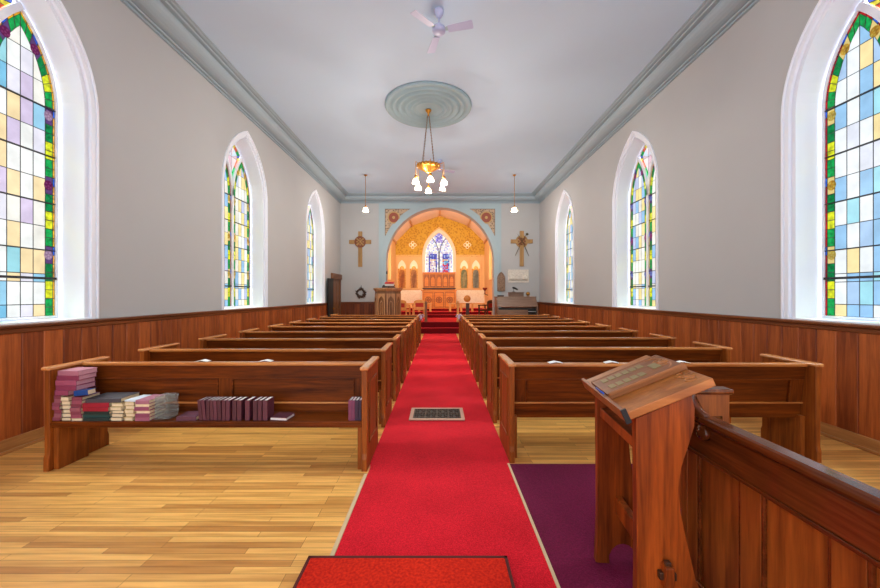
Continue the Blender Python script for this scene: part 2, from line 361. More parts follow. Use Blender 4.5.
def window(idx, F, yc, palette, strip, grapes):
    random.seed(100+idx)
    root = sroot('window_%d' % idx)
    Z = -.33
    # white moulded casing stepping back into the wall
    off = lambda d: gothic(yc, WA, WSILL-.02, WSPR, d, WR)
    ring = lambda o, i: [[o[0]] + [i[0]] + list(reversed(i[2:])) + [i[1], o[1]] + o[2:]]
    m = MB()
    for d0, d1, w in ((0, .025, .02), (.025, .08, .004), (.08, .13, -.03)):
        m.poly(ring(off(d0-.0005), off(d1)), w, -.3, F)
    m.build('casing', WHITE, root, bevel=.007)
    m = MB(); ins = off(.132); n = len(ins)
    vs = [F @ Vector((u, v, w)) for w in (-.028, Z-.02) for u, v in ins]
    m.raw(vs, [(i, i+1, n+i+1, n+i) for i in range(1, n-1)] + [(n-1, 0, n, 2*n-1)])
    m.build('reveal', WHITE, root)
    m = MB(); m.poly([[(yc-WA+.005, WSILL-.04), (yc+WA-.005, WSILL-.04), (yc+WA-.005, WSILL), (yc-WA+.005, WSILL)]], .0, Z-.02, F); m.build('sill', WHITE, root, bevel=.005)
    # tracery: frame ring, mullion, two branches
    A = WA-.145; rho = WR-.145; zb = WSILL
    m = MB(); fo = gothic(yc, A, zb, WSPR, 0, rho); fi = gothic(yc, A, zb+.03, WSPR, .03, rho)
    m.poly([fo, fi], Z+.03, Z-.01, F)
    hw = .033
    m.poly([[(yc-hw, zb), (yc+hw, zb), (yc+hw, WSPR), (yc-hw, WSPR)]], Z+.045, Z-.01, F)
    for s in (-1, 1):
        tE = math.acos((rho-A/2)/rho); pts = []
        for r in (rho+hw, rho-hw):
            seg = [(yc + s*(rho - r*math.cos(tE*k/12)), WSPR + r*math.sin(tE*k/12)) for k in range(13)]
            pts += seg if r > rho else seg[::-1]
        m.poly([pts], Z+.043, Z-.01, F)
    m.build('mullion', WHITE, root, bevel=.008)
    # panes
    mats = []
    def mi(c):
        mt = gmat(c)
        if mt not in mats: mats.append(mt)
        return mats.index(mt)
    g = MB(); lead = MB()
    wts = [w for c, w in palette]; cols = [c for c, w in palette]
    w = Z+.012
    def put(poly, c, ww=w):
        if len(poly) < 3: return
        if ww == w:      # a strip of lead round every pane
            q = shrink(poly, .0042); n = len(poly)
            lead.raw([F @ Vector((u, v, ww)) for u, v in list(poly)+list(q)], [(i, (i+1) % n, n+(i+1) % n, n+i) for i in range(n)])
            poly = q
        g.raw([F @ Vector((u, v, ww)) for u, v in poly], [tuple(range(len(poly)))], mi(c))
    def shrink(p, d):
        if len(p) < 3: return p
        cx = sum(q[0] for q in p)/len(p); cy = sum(q[1] for q in p)/len(p)
        o = []
        for u, v in p:
            du, dv = u-cx, v-cy
            o.append((u - math.copysign(min(d, abs(du)*.4), du), v - math.copysign(min(d, abs(dv)*.4), dv)))
        return o
    GREENS = [(20,150,72), (206,214,40), (8,120,62), None]
    for s in (-1, 1):
        a = (A-.03-hw)/2; uc = yc + s*(hw + a)
        rh = rho - .03
        full = gothic(uc, a, zb+.03, WSPR, 0, rh)
        o0 = lanc_sides(uc, a, zb+.03, WSPR, rh, .0); o1 = lanc_sides(uc, a, zb+.03, WSPR, rh, .021)
        o2 = lanc_sides(uc, a, zb+.03, WSPR, rh, .021); o3 = lanc_sides(uc, a, zb+.03, WSPR, rh, .098)
        for q in (0, 1):
            for k in range(len(o0[0])-1):
                put([o0[q][k], o0[q][k+1], o1[q][k+1], o1[q][k]], (40,90,200) if k % 8 == 7 else strip[k // 4 % 2] if k % 4 < 3 else strip[0])
                c = GREENS[(k//2) % 4]
                lerp = lambda p, r, t: (p[0]+(r[0]-p[0])*t, p[1]+(r[1]-p[1])*t)
                p = [o2[q][k], o2[q][k+1], o3[q][k+1], o3[q][k]]
                if c is None:
                    put(p, (214,190,120) if grapes == 'gold' else (90,60,110))
                    if k % 2 == 1:
                        gc = {'gold': [(238,196,92),(226,170,60)], 'purple': [(206,170,204),(140,40,110)], 'mixed': [(120,140,214),(160,50,120)]}[grapes]
                        cc = gc[(k//8) % 2]
                        cu, cv = lerp(o2[q][k], o3[q][k], .62)
                        put([(cu+.045*math.cos(t*PI/6), cv+.055*math.sin(t*PI/6)) for t in range(12)], cc, w+.003)
                        for bu, bv in ((-.02,.02),(.015,.024),(0,-.005),(-.025,-.018),(.022,-.02),(0,-.035)):
                            put([(cu+bu+.011*math.cos(t*PI/3), cv+bv+.012*math.sin(t*PI/3)) for t in range(6)], tuple(min(255, x+40) for x in cc), w+.005)
                else: put(p, c)
        inner = gothic(uc, a, zb+.03, WSPR, .098, rh)
        wi = 2*(a-.098); nc = 4 if grapes != 'none' else 3; cw = wi/nc; chh = .26
        rows = [0, .13, .37, .46]
        while rows[-1] < 3.3: rows.append(rows[-1]+chh)
        for ci in range(nc):
            for ri in range(len(rows)-1):
                x0 = uc-a+.098+ci*cw
                cell = [(x0, zb+.03+rows[ri]), (x0+cw, zb+.03+rows[ri]), (x0+cw, zb+.03+rows[ri+1]), (x0, zb+.03+rows[ri+1])]
                put(clip(cell, inner), random.choices(cols, wts)[0])
        for ri in range(4, len(rows), 2):
            zz = zb+.03+rows[ri]
            if zz < WSPR+.25: lead.poly([[(uc-a+.01, zz-.006), (uc+a-.01, zz-.006), (uc+a-.01, zz+.006), (uc-a+.01, zz+.006)]], Z+.03, Z+.004, F)
        lead.poly([[(uc-a+.005, zb+.43), (uc+a-.005, zb+.43), (uc+a-.005, zb+.455), (uc-a+.005, zb+.455)]], Z+.04, Z+.004, F)
    # top light between the branches
    kite = [(yc+q*1.0, WSPR+t) for q, t in ((0,.30),(.28,.80),(.30,.935),(.14,1.085),(0,1.16),(-.14,1.085),(-.30,.935),(-.28,.80))]
    core = [(yc+(u-yc)*.66, WSPR+.80+(v-WSPR-.80)*.66) for u, v in kite]
    for k in range(8):
        p, q, r, t = kite[k], kite[(k+1) % 8], core[(k+1) % 8], core[k]
        for h in range(2):
            l2 = lambda A_, B_, tt: (A_[0]+(B_[0]-A_[0])*tt, A_[1]+(B_[1]-A_[1])*tt)
            put([l2(p, q, h/2), l2(p, q, (h+1)/2), l2(t, r, (h+1)/2), l2(t, r, h/2)], [(20,150,72), (206,90,60), (226,196,70), (90,110,200)][(k*2+h) % 4])
    ctr = (yc, WSPR+.80)
    for k in range(8): put([core[k], core[(k+1) % 8], ctr], [(240,225,225), (226,190,200), (210,226,240)][k % 3])
    g.build('glass', mats, root); lead.build('leading', LEAD, root)
GOLD = ((232,160,40), (214,150,60)); RED = ((176,24,30), (150,20,40))
window(1, FL, WYS[0], PAL_L, GOLD, 'purple'); window(2, FL, WYS[1], PAL_M, RED, 'gold'); window(3, FL, WYS[2], PAL_M, RED, 'purple')
window(4, FR, WYS[0], PAL_R, RED, 'gold'); window(5, FR, WYS[1], PAL_M, GOLD, 'mixed'); window(6, FR, WYS[2], PAL_M, GOLD, 'gold')

# door in the left wall beside the far corner
r = sroot('door_1')
m = MB()
for u0, u1, v0, v1 in ((13.22,13.38,0,2.1),(14.22,14.38,0,2.1)): m.poly([[(u0,v0),(u1,v0),(u1,v1),(u0,v1)]], .05, 0, FL)
m.poly([[(13.18,2.06),(14.42,2.06),(14.42,2.26),(13.18,2.26)]], .08, 0, FL); m.build('door_frame', DOORW, r, bevel=.006)
m = MB(); m.poly([[(13.38,0),(14.22,0),(14.22,2.06),(13.38,2.06)]], .02, 0, FL)
for u0, u1, v0, v1 in ((13.46,13.77,.2,.95),(13.83,14.14,.2,.95),(13.46,13.77,1.1,1.9),(13.83,14.14,1.1,1.9)): m.poly([[(u0,v0),(u1,v0),(u1,v1),(u0,v1)]], .03, .015, FL)
m.build('inner_door', DOORW, r, bevel=.004)
m = MB(); m.poly([[(12.58,.02),(13.17,.02),(13.17,2.04),(12.58,2.04)]], .10, .066, FL); m.build('door_leaf', BLACK, r, bevel=.004)
m = MB(); m.lathe((-W+.13, 13.12, .95), [(.0,-.03),(.03,-.02),(.03,.01),(.012,.02),(.012,-.06)], 12, axis='x'); m.build('door_knob', BRASS, r)

# ------------------------------------------------------------------ carpets on the floor
cr = thing('aisle_carpet', 'long crimson carpet runner laid down the centre aisle', 'carpet')
m = MB(); nx, ny = 10, 150; vs = []
for j in range(ny+1):
    y = Y0 + (13.42-Y0)*j/ny
    for i in range(nx+1):
        hw = .583 if y < 3.08 else .5985
        x = -hw + 2*hw*i/nx
        z = .009 + .006*(math.sin(y*4.1+x*1.2)*.5+.5)*(1 if 2.4 < y < 9 else 0) * (.6+.4*math.sin(y*1.3+2))
        vs.append((x, y, z))
m.raw(vs, [(j*(nx+1)+i, j*(nx+1)+i+1, (j+1)*(nx+1)+i+1, (j+1)*(nx+1)+i) for j in range(ny) for i in range(nx)], 0, True)
m.box(-.583, .575, Y0, 3.08, 0, .0085); m.box(-.5985, .5985, 3.08, 13.42, 0, .0085); m.build('pile', RUN, cr)
m = MB(); m.box(-.61, -.585, Y0, 2.9, 0, .011); m.build('edge_binding', BIND, cr)
m = MB(); m.box(.575, .592, Y0, 3.075, 0, .014); m.build('edge_binding', BIND, cr)
pc = tag((lambda m: (m.box(.594, 3.1, Y0, 3.07, 0, .011), m.build('side_carpet', PURP))[1])(MB()), 'plum purple carpet under the lectern, right of the aisle runner', 'carpet')
mt = thing('door_mat', 'bright scarlet mat lying across the near end of the runner', 'mat', (-.175, 1.0, .016))
m = MB(); m.box(-.525, .525, -.98, .945, .001, .016); o = m.build('mat_pile', MAT, mt, bevel=.006)
m = MB()
for x0, x1, y0, y1 in ((-.54,-.525,-.98,.96),(.525,.54,-.98,.96),(-.54,.54,.945,.96)): m.box(x0, x1, y0, y1, 0, .015)
m.build('mat_border', MATB, mt)
gr = thing('floor_register', 'rectangular iron heating register set in the aisle carpet', 'floor register', (-.036, 4.33, .016))
m = MB()
for x0, x1, y0, y1 in ((-.32,.32,-.215,-.175),(-.32,.32,.175,.215),(-.32,-.28,-.175,.175),(.28,.32,-.175,.175)): m.box(x0, x1, y0, y1, 0, .012)
m.build('register_frame', GRFR, gr, bevel=.003)
m = MB()
for i in range(5): m.box(-.28+i*.137, -.268+i*.137, -.175, .175, .003, .010)
for j in range(3): m.box(-.28, .28, -.175+j*.17, -.165+j*.17, .003, .010)
for i in range(8):
    for j in range(4):
        cx, cy = -.24+i*.0686, -.13+j*.087
        m.tube([(cx+.024*math.cos(t*PI/5), cy+.030*math.sin(t*PI/5), .007) for t in range(10)], .0045, 5, closed=True)
        m.box(cx-.003, cx+.003, cy-.04, cy+.04, .004, .009)
m.build('register_grille', GRILLE, gr)
m = MB(); m.box(-.28, .28, -.175, .175, 0, .002); m.build('register_dark_sheet', BLACK, gr)  # flat black sheet, the darkness under the grille painted in

# ------------------------------------------------------------------ pews
PL, PH = 2.69, .85; SEAT = 2.95
def make_pew(name, label, reverse=False):
    """origin: centre of the side nearest the back of the church; the long side runs along x"""
    t = thing(name, label, 'pew', group='oak pews'); h = PL/2
    for s in (-1, 1):
        x1, x0 = s*h, s*(h-.045); a, b = min(x0, x1), max(x0, x1)
        F = frame((a, 0, 0), (0,1,0), (0,0,1), (1,0,0))
        out = [(0,0),(.545,0),(.545,.10),(.53,.14),(.53,PH-.02),(.01,PH-.02),(.01,.14),(0,.10)]
        m = MB(); m.poly([out], 0, .045, F); e = m.build('end_panel', PEWZ, t, bevel=.005)
        q = MB(); xo = x1
        xs = sorted((xo, xo + s*.008))
        for y0, y1, z0, z1 in ((.10,.44,.70,.715),(.10,.44,.20,.215),(.10,.112,.2,.715),(.428,.44,.2,.715)): q.box(xs[0], xs[1], y0, y1, z0, z1)
        q.build('panel_moulding', PEWZ, e, bevel=.003)
        m = MB(); m.box(a-.014, b+.014, -.008, .545, PH-.022, PH+.008); m.build('end_cap', PEWY, t, bevel=.011)
        # inner bracket that carries the seat
        y0, y1 = (.04, .30) if reverse else (.10, .40)
        m = MB(); xi = sorted((x0, x0 - s*.04)); m.box(xi[0], xi[1], y0, y1, 0, .375); m.build('seat_bracket', PEWZ, t, bevel=.004)
    hi = h-.046
    if reverse: yb = lambda z: .29 + (z-.4)*.02; sgn = -1
    else: yb = lambda z: .155 - (z-.36)*.12; sgn = -1
    zb = .385 if reverse else .345
    def slab(m, x0, x1, z0, z1, w0, w1):
        vs = [(x, yb(z)+w, z) for x in (x0, x1) for z in (z0, z1) for w in (w0, w1)]
        m.raw(vs, [(0,1,3,2),(4,6,7,5),(0,4,5,1),(2,3,7,6),(0,2,6,4),(1,5,7,3)])
    m = MB(); slab(m, -hi, hi, zb, .80, 0, .022); bk = m.build('back', PEWX, t)
    for z0, z1 in ((.70,.815),(zb,.485)):
        m = MB(); slab(m, -hi, hi, z0, z1, -.012, .0); m.build('back_frieze' if z1 > .8 else 'back_base', PEWX, bk, bevel=.003)
    for x0, x1 in ((-hi,-hi+.12),(-.06,.06),(hi-.12,hi)):
        m = MB(); slab(m, x0, x1, .485, .70, -.012, .0); m.build('back_stile', PEWS, bk, bevel=.003)
    m = MB()
    for x0, x1 in ((-hi+.12,-.06),(.06,hi-.12)):
        slab(m, x0, x1, .690, .704, -.017, -.002)
        for xa in (x0, x1-.012): slab(m, xa, xa+.012, .485, .70, -.019, -.002)
    m.build('panel_moulding', PEWX, bk, bevel=.003)
    m = MB(); slab(m, -hi, hi, .478, .492, -.024, -.002); m.build('back_bead', RAILX, bk, bevel=.003)  # pale rail oak here paints the light the bead reflects
    m = MB(); ty = yb(PH)
    m.box(-hi, hi, ty-.032, ty+.04, PH-.035, PH-.004); m.build('top_rail', RAILX, t, bevel=.012)
    if reverse:
        m = MB(); m.box(-hi, hi, .012, .288, .382, .408); m.box(-hi, hi, .018, .04, .355, .384); m.build('seat', PEWX, t, bevel=.006)
    else:
        m = MB(); m.box(-hi, hi, .172, .52, .385, .415); m.box(-hi, hi, .46, .485, .33, .386); m.build('seat', PEWX, t, bevel=.006)
        m = MB(); m.box(-.02, .02, .18, .44, 0, .386); m.build('seat_support', PEWZ, t, bevel=.004)
    return t
ORD = ['nearest', 'second', 'third', 'fourth', 'fifth', 'sixth', 'seventh', 'eighth', 'ninth']
XL, XR = -(.60+PL/2), .60+PL/2
PLB = PL; PL = 2.655; XLB = -(.60+PL/2)
book_pew = make_pew('pew', 'oak pew left of the aisle, nearest row, stacked with books along its seat', True); PL = PLB
book_pew.location = (XLB, SEAT, 0)
pew0 = make_pew('pew', 'oak pew right of the aisle, nearest row, behind the lectern')
pew0.location = (XR, 3.10, 0)
for side in (-1, 1):
    for k in range(1, 9):
        y = (2.95 if side < 0 else 3.10) + (.985 if side < 0 else .965)*k
        o = copy_tree(pew0)
        o.location = ((XL if side < 0 else XR), y, 0)
        o['label'] = 'oak pew %s of the aisle, %s row counting from the lectern end' % ('left' if side < 0 else 'right', ORD[k]) if k < 8 else 'oak pew %s of the aisle, frontmost row before the %s' % (('left', 'pulpit') if side < 0 else ('right', 'organ'))

# leaflets lying on pew rails
LEAF = paint('white_paper', (232, 230, 226), .7)
def leaflet(x, y, z, rz, label, wd=.115):
    m = MB()
    m.raw([(-wd/2,-.03,0),(0,-.03,.012),(wd/2,-.03,.002),(-wd/2,.03,0),(0,.03,.014),(wd/2,.03,.002),
           (-wd/2,-.03,.002),(0,-.03,.014),(wd/2,-.03,.004),(-wd/2,.03,.002),(0,.03,.016),(wd/2,.03,.004)],
          [(0,1,4,3),(1,2,5,4),(6,9,10,7),(7,10,11,8),(0,6,7,1),(1,7,8,2),(3,4,10,9),(4,5,11,10),(0,3,9,6),(2,8,11,5)])
    o = m.build('leaflet', LEAF); o.location = (x, y, z); o.rotation_euler = (0, 0, rz); return tag(o, label, 'leaflet', 'white leaflets on pew rails')
ry = 3.10+.155-(PH-.36)*.12
leaflet((555-440)*3.2/360, ry+.005, PH-.003, .05, 'folded white leaflet on the right nearest pew rail, closest to the aisle')
leaflet((611-440)*3.2/360, ry+.005, PH-.003, -.06, 'folded white leaflet on the right nearest pew rail, just left of the lectern top')
leaflet((682-440)*3.2/360, ry+.005, PH-.003, .04, 'folded white leaflet on the right nearest pew rail, showing behind the lectern plaque')
ly = 2.97+.299
leaflet((266-440)*3.27/360, ly, PH-.003, .03, 'folded white leaflet on the rail of the pew with books, nearer the aisle')
leaflet((203-440)*3.27/360, ly, PH-.003, -.03, 'folded white leaflet on the rail of the pew with books, nearer the wall')

# ribbon bows on the front pew ends
RIB = paint('lavender_ribbon', (206, 190, 222), .6)
for s, x in ((-1, XL+PL/2), (1, XR-PL/2)):
    y = (2.95+.985*8) if s < 0 else 3.10+.965*8
    m = MB(); cx = x - s*.03; yy = y+.002
    for q in (-1, 1):
        m.tube([(cx+q*(.045-.045*math.cos(t*PI/5)), yy-.018, .82+.035*math.sin(t*PI/5)) for t in range(11)], .012, 6)
        m.tube([(cx, yy-.018, .82), (cx+q*.02, yy-.02, .75), (cx+q*.035, yy-.02, .68)], .011, 6)
    m.lathe((cx, yy-.018, .82), [(0,-.018),(.016,-.01),(.016,.01),(0,.018)], 8)
    tag(m.build('ribbon_bow', RIB), 'small lavender ribbon bow on the frontmost pew end, %s side of the aisle' % ('left' if s < 0 else 'right'), 'ribbon bow', 'ribbon bows on pew ends')

# ------------------------------------------------------------------ books on the nearest left pew
PAGES = paint('page_block', (226, 206, 172), .8, .08, 40); PAGEW = paint('white_page_block', (226, 216, 214), .8, .05, 40)
cov = {}
def cover(c):
    if c not in cov: cov[c] = paint('book_cloth_%d' % len(cov), c, .55, .12, 14)
    return cov[c]
def book(c, w, l, h, loc, R, label, group, pages=None):
    """lying book: spine on the -y side, w along x, l along y, h thick; R = euler"""
    t = thing('book', label, 'book', loc, 0, group); t.rotation_euler = R
    m = MB(); e = .003
    m.box(-w/2, w/2, 0, l, 0, e); m.box(-w/2, w/2, 0, l, h-e, h); m.box(-w/2, w/2, -.002, e, 0, h)
    m.build('cover', cover(c), t, bevel=.003)
    m = MB(); m.box(-w/2+.004, w/2-.004, e, l-.005, e, h-e); m.build('pages', pages or PAGES, t)
    return t
ZS = .409
px = lambda x, d: (x-440)*d/360
ORDN = ['bottom', 'second from bottom', 'third from bottom', 'fourth from bottom', 'fifth from bottom', 'sixth from bottom', 'seventh from bottom', 'eighth from bottom', 'ninth from bottom', 'tenth from bottom', 'eleventh from bottom', 'top']
def stack(x0, x1, cols, hs, name, group, turn, depth=.15, y=None, names=None, jit=.012, pages=None, word=None):
    """cols from the bottom up; turn False = spine to the viewer, True = page edge to the viewer"""
    random.seed(len(name)*7+int(abs(x0)*10)); z = ZS; d = 3.0; n = len(cols)
    for i, c in enumerate(cols):
        h = hs[i] if isinstance(hs, (list, tuple)) else hs
        X0, X1 = px(x0, d), px(x1, d); w = X1-X0; xc = (X0+X1)/2 + random.uniform(-jit, jit)
        yy = (y if y else SEAT+.02) + random.uniform(0, .012)
        cn = names[i] if names else word
        pos = ORDN[i] if i < n-1 else 'top'
        lab = '%s book, %s of the %s' % (cn, pos, name)
        tr = turn[i] if isinstance(turn, (list, tuple)) else turn
        if tr: book(c, w, depth, h-.0005, (xc, yy+depth, z), (0, 0, PI + random.uniform(-.05, .05)), lab, group, pages)
        else: book(c, w, depth, h-.0005, (xc, yy, z), (0, 0, random.uniform(-.05, .05)), lab, group, pages)
        z += h
    return z
PK = [(136,62,80), (152,74,94), (124,52,70), (150,84,98)]
PAGEP = paint('rose_page_block', (196, 140, 152), .8, .1, 40)
pk = lambda n, s=0: [PK[(i*3+s) % 4] for i in range(n)]
# tall stack by the pew end: seven spines below, five turned books above
stack(56.3, 63.4, pk(7), .030, 'tall pink stack by the wall end', 'books in the tall pink stack', False, .19, word='faded pink')
random.seed(4); z = ZS+7*.030
for i in range(5):
    h = .040; c = [(150,66,96), (138,54,84), (160,76,104), (134,50,80), (172,106,124)][i]
    X0, X1 = px(55.5, 3.0), px(73.0 if i == 0 else 80.5, 3.0)
    book(c, X1-X0-.025, .16, h-.0005, ((X0+X1)/2+random.uniform(-.006, .008), SEAT+.03+i*.004, z), (0, 0, random.uniform(-.09, .02)),
         ('thick rose pink book, %s of the five turned books atop the tall stack' % ['lowest', 'second', 'middle', 'fourth', 'topmost'][i]), 'turned books on the tall pink stack', PAGEP)
    z += h
z = stack(64.0, 72.8, [(120,92,70), (40,34,34), (150,120,84), (60,50,44), (140,110,80), (150,118,84)], [.028,.034,.032,.036,.034,.036], 'cream page stack beside the tall pink stack', 'cream page stack', True, .15, jit=.004, word='cream edged')
t = book((14,66,140), .125, .07, .042, (px(82, 2.97), SEAT+.012, ZS+.213), (0, -.10, -.08), 'bright blue book lying slanted across two low stacks', None)
stack(73.6, 84, [(200,170,150)] + pk(6, 1), [.022]+[.029]*6, 'low pink stack under the blue book', 'low pink stack', [True]+[False]*6, .16, jit=.004, word='dusty pink')
zz = stack(86.4, 112, [(24,46,46), (30,66,64), (20,40,40), (150,16,40), (158,20,44)], [.026,.028,.026,.034,.034], 'large red and green stack', 'large red and green stack', False, .2, jit=.006, names=['black green', 'dark green', 'black green', 'crimson', 'crimson'])
book((70,66,74), px(123, 3.0)-px(89, 3.0), .2, .034, (px(105, 3.0), SEAT+.035, zz), (0, 0, .04), 'wide black bound book with grey top on the red stack', None)
zc = stack(113.5, 125, [(120,110,100), (150,136,110), (90,84,78), (170,150,110), (188,160,112)], [.03,.03,.026,.03,.03], 'cream stack right of the red books', 'cream stack right of red books', True, .15, jit=.003, word='pale tan')
zc = stack(127, 136, [(196,168,116), (184,150,100), (200,172,120), (184,150,100), (190,160,110)], .0315, 'narrow buff stack beside the plum stack', 'narrow buff stack', True, .15, jit=.003, word='buff edged')
book((206,214,226), px(138, 3.0)-px(126, 3.0), .17, .012, (px(132, 3.0), SEAT+.03, zc), (0, 0, -.12), 'thin whitish booklet on the narrow buff stack', None)
stack(137.5, 151.5, [(158,88,112), (140,66,94), (162,92,116), (146,72,100), (156,88,112), (168,106,126)], .0285, 'plum pink stack before the clear boxes', 'plum pink stack', [False, False, True, False, True, False], .18, jit=.004, word='plum pink')
# clear plastic boxes
CLEAR, nt, b = newmat('clear_plastic'); b.inputs['Base Color'].default_value = lin((190, 190, 184)); b.inputs['Roughness'].default_value = .12; b.inputs['Specular IOR Level'].default_value = .5
tr = N(nt, 'ShaderNodeBsdfTransparent'); mxs = N(nt, 'ShaderNodeMixShader'); mxs.inputs[0].default_value = .86
nt.links.new(b.outputs[0], mxs.inputs[1]); nt.links.new(tr.outputs[0], mxs.inputs[2]); nt.links.new(mxs.outputs[0], nt.nodes['Material Output'].inputs['Surface'])
z = ZS
for i in range(4):
    bx = thing('plastic_box', 'clear plastic box, %s of the four stacked beside the plum books' % ['bottom', 'second', 'third', 'top'][i], 'plastic box', (px(166, 3.06), SEAT+.12, z), [.05,-.08,.06,-.04][i], 'clear plastic boxes')
    m = MB(); a, c2, h = .058, .058, .048
    m.box(-a, a, -c2, c2, 0, .003)
    for x0, x1, y0, y1 in ((-a,a,-c2,-c2+.003),(-a,a,c2-.003,c2),(-a,-a+.003,-c2,c2),(a-.003,a,-c2,c2)): m.box(x0, x1, y0, y1, .003, h-.005)
    m.build('tray', CLEAR, bx)
    m = MB(); m.box(-a-.002, a+.002, -c2-.002, c2+.002, h-.0049, h-.0005); m.build('lid', CLEAR, bx)
    z += h
MAR = [(84,34,48), (92,40,56), (76,30,44)]
book((92,48,66), .16, .15, .034, (px(188, 3.0), SEAT+.03, ZS), (0, 0, .05), 'maroon book lying flat left of the upright hymnals', None)
# upright hymn books
def upright(xp, c, th, lean, label, group, hh=.168, dp=.12):
    t = thing('hymn_book', label, 'book', (px(xp, 3.02), SEAT+.035, ZS), 0, group); t.rotation_euler = (0, lean, 0)
    dz = max(0, th*math.sin(lean)*.5); t.location.z += abs(math.sin(lean))*th/2
    m = MB(); m.box(-th/2, -th/2+.003, 0, dp, 0, hh); m.box(th/2-.003, th/2, 0, dp, 0, hh); m.box(-th/2, th/2, -.003, .002, 0, hh); m.build('cover', cover(c), t, bevel=.0015)
    m = MB(); m.box(-th/2+.003, th/2-.003, .002, dp-.004, .004, hh-.004); m.build('pages', PAGEW, t)
xs = [203.8, 207.4, 211.0, 214.6, 218.2, 222.2, 226.2, 230.4, 236.8, 241.6, 249.6, 257.2, 261.8, 267.2]
wd = [.028, .028, .028, .028, .03, .03, .032, .034, .036, .038, .04, .034, .036, .042]
NTH = ['first', 'second', 'third', 'fourth', 'fifth', 'sixth', 'seventh', 'eighth', 'ninth', 'tenth']
for i, (x, w) in enumerate(zip(xs, wd)):
    if i < 10: lb = 'upright maroon hymn book, %s from the left in the long row' % NTH[i]
    elif i == 10: lb = 'upright maroon hymn book standing alone between the two rows'
    else: lb = 'upright maroon hymn book, %s of the short three book row' % ['left', 'middle', 'right'][i-11]
    upright(x, MAR[i % 3], w*.93, -.10 if i < 2 else -.04 if i < 6 else 0, lb, 'upright maroon hymn books')
book((96,50,66), .145, .13, .026, (px(281, 3.0), SEAT+.03, ZS), (0, 0, PI-.12), 'maroon book lying flat with pale page edge right of the upright hymnals', None, PAGEW).location.y += .13
for i, (x, c, nm) in enumerate(((351.0, (122,50,82), 'pink'), (354.2, (114,52,84), 'rose'), (357.5, (56,30,56), 'purple'), (360.8, (42,22,48), 'dark violet'))):
    upright(x, c, .026, 0, '%s hymn book, %s of four standing at the aisle end of the seat' % (nm, ['first', 'second', 'third', 'last'][i]), 'hymn books at the aisle end')

# ------------------------------------------------------------------ lectern
lc = thing('lectern', 'carved oak lectern with sloping top standing on plum carpet', 'lectern', (.95, 1.725, .011), math.radians(-5.5))
def side_loop():
    P = [(-.13,.0), (-.06,.0)] + [(.01-.08*math.cos(k*PI/8)+.0, .0+.11*math.sin(k*PI/8)) for k in range(1, 8)] + [(.10,.0), (.20,.0),
        (.195,.06), (.15,.19), (.105,.29), (.075,.42), (.048,.55), (.038,.66), (.048,.74), (.078,.84), (.098,.91), (.10,.985), (.088,1.035), (-.125,.935), (-.122,.6), (-.12,.3), (-.125,.12)]
    return P
for i, y in enumerate((-.27, .20)):
    m = MB(); m.poly([side_loop()], 0, .04, frame((0, y+.04, 0), (1,0,0), (0,0,1), (0,-1,0))); m.build('side_panel', LECT, lc, bevel=.004)
ang = math.atan2(.153, .34); RY = Matrix.Rotation(-ang, 3, 'Y')
FB = Matrix.Translation((-.160, 0, .937)) @ Matrix.Rotation(-ang, 4, 'Y')     # local: x up the slope, y along the width, z off the board
m = MB(FB); m.box(0, .355, -.30, .25, 0, .034); m.build('reading_board', LECB, lc, bevel=.004)
m = MB(FB); m.box(-.018, .0, -.30, .25, -.006, .05); lip = m.build('book_lip', LECP, lc, bevel=.004)
m = MB(FB); m.box(-.020, .002, -.306, -.298, -.008, .052); m.build('lip_end', BLACK, lip)
def curls(m, cx, cy, z, s):
    for sx in (-1, 1):
        m.tube([(cx+.03*s*math.cos(t*.45)*(1-t*.055), cy+sx*(.035*s+.03*s*math.sin(t*.45)*(1-t*.055)), z) for t in range(14)], .0045, 6)
    for k in range(5): m.tube([(cx-.01, cy, z), (cx+.045*s*math.cos(-1+k*.5), cy+.05*s*math.sin(-1+k*.5), z)], [.003, .007], 6)
m = MB(FB); curls(m, .30, -.20, .034, .9); m.build('carving', LECB, lc)
m = MB(); m.box(-.11, .085, -.225, .18, .815, .84); m.box(-.118, -.098, -.225, .18, .795, .84); m.build('book_shelf', LECT, lc, bevel=.003)
m = MB(); m.box(-.03, .005, -.31, .24, .27, .36); st = m.build('stretcher', LECT, lc, bevel=.004)
m = MB(); m.box(-.045, .02, -.295, -.272, .30, .33); m.obox((-.0125, -.288, .315), (.022, .02, .12), Matrix.Identity(3)); m.build('wedge', DARKW, st, bevel=.003)
m = MB(); m.box(.055, .075, -.225, .18, .55, .80); m.build('back_brace', LECT, lc, bevel=.004)

lm = lc.matrix_basis.copy()
FBW = Matrix.Translation(lc.location) @ Matrix.Rotation(math.radians(-5.5), 4, 'Z') @ FB
pq = thing('memorial_plaque', 'dark oak name board with small brass plates resting on the lectern top', 'plaque')
pq.matrix_basis = FBW @ Matrix.Translation((.002, -.01, .0345))
m = MB(); m.box(0, .355, -.125, .135, 0, .022); m.build('board', LECP, pq, bevel=.004)
m = MB(); m.box(0, .35, -.127, -.105, .018, .034); m.build('board_moulding', LECP, pq, bevel=.004)
m = MB(); m.box(0, .35, .118, .135, .018, .024); m.build('board_moulding', LECP, pq, bevel=.004)
for col in range(2):
    for k in range(6):
        if col == 0 and k == 5: continue
        m = MB(); y = .068 if col else -.035; x = .05+k*.036
        m.box(x-.014, x+.014, y-.024, y+.024, .021, .0245); m.build('name_plate', OLDB, pq, bevel=.001)
m = MB(); m.box(.255, .292, -.035, .035, .021, .025); o = m.build('title_plate', OLDB, pq, bevel=.001)
m = MB(); curls(m, .305, .01, .020, .8)
m.tube([(.28+.06*math.cos(t*PI/10-PI/2), .01+.1*math.sin(t*PI/10-PI/2), .021) for t in range(11)], .004, 6); m.build('carved_crest', LECB, pq)
PENB = paint('blue_plastic', (36, 84, 190), .3)
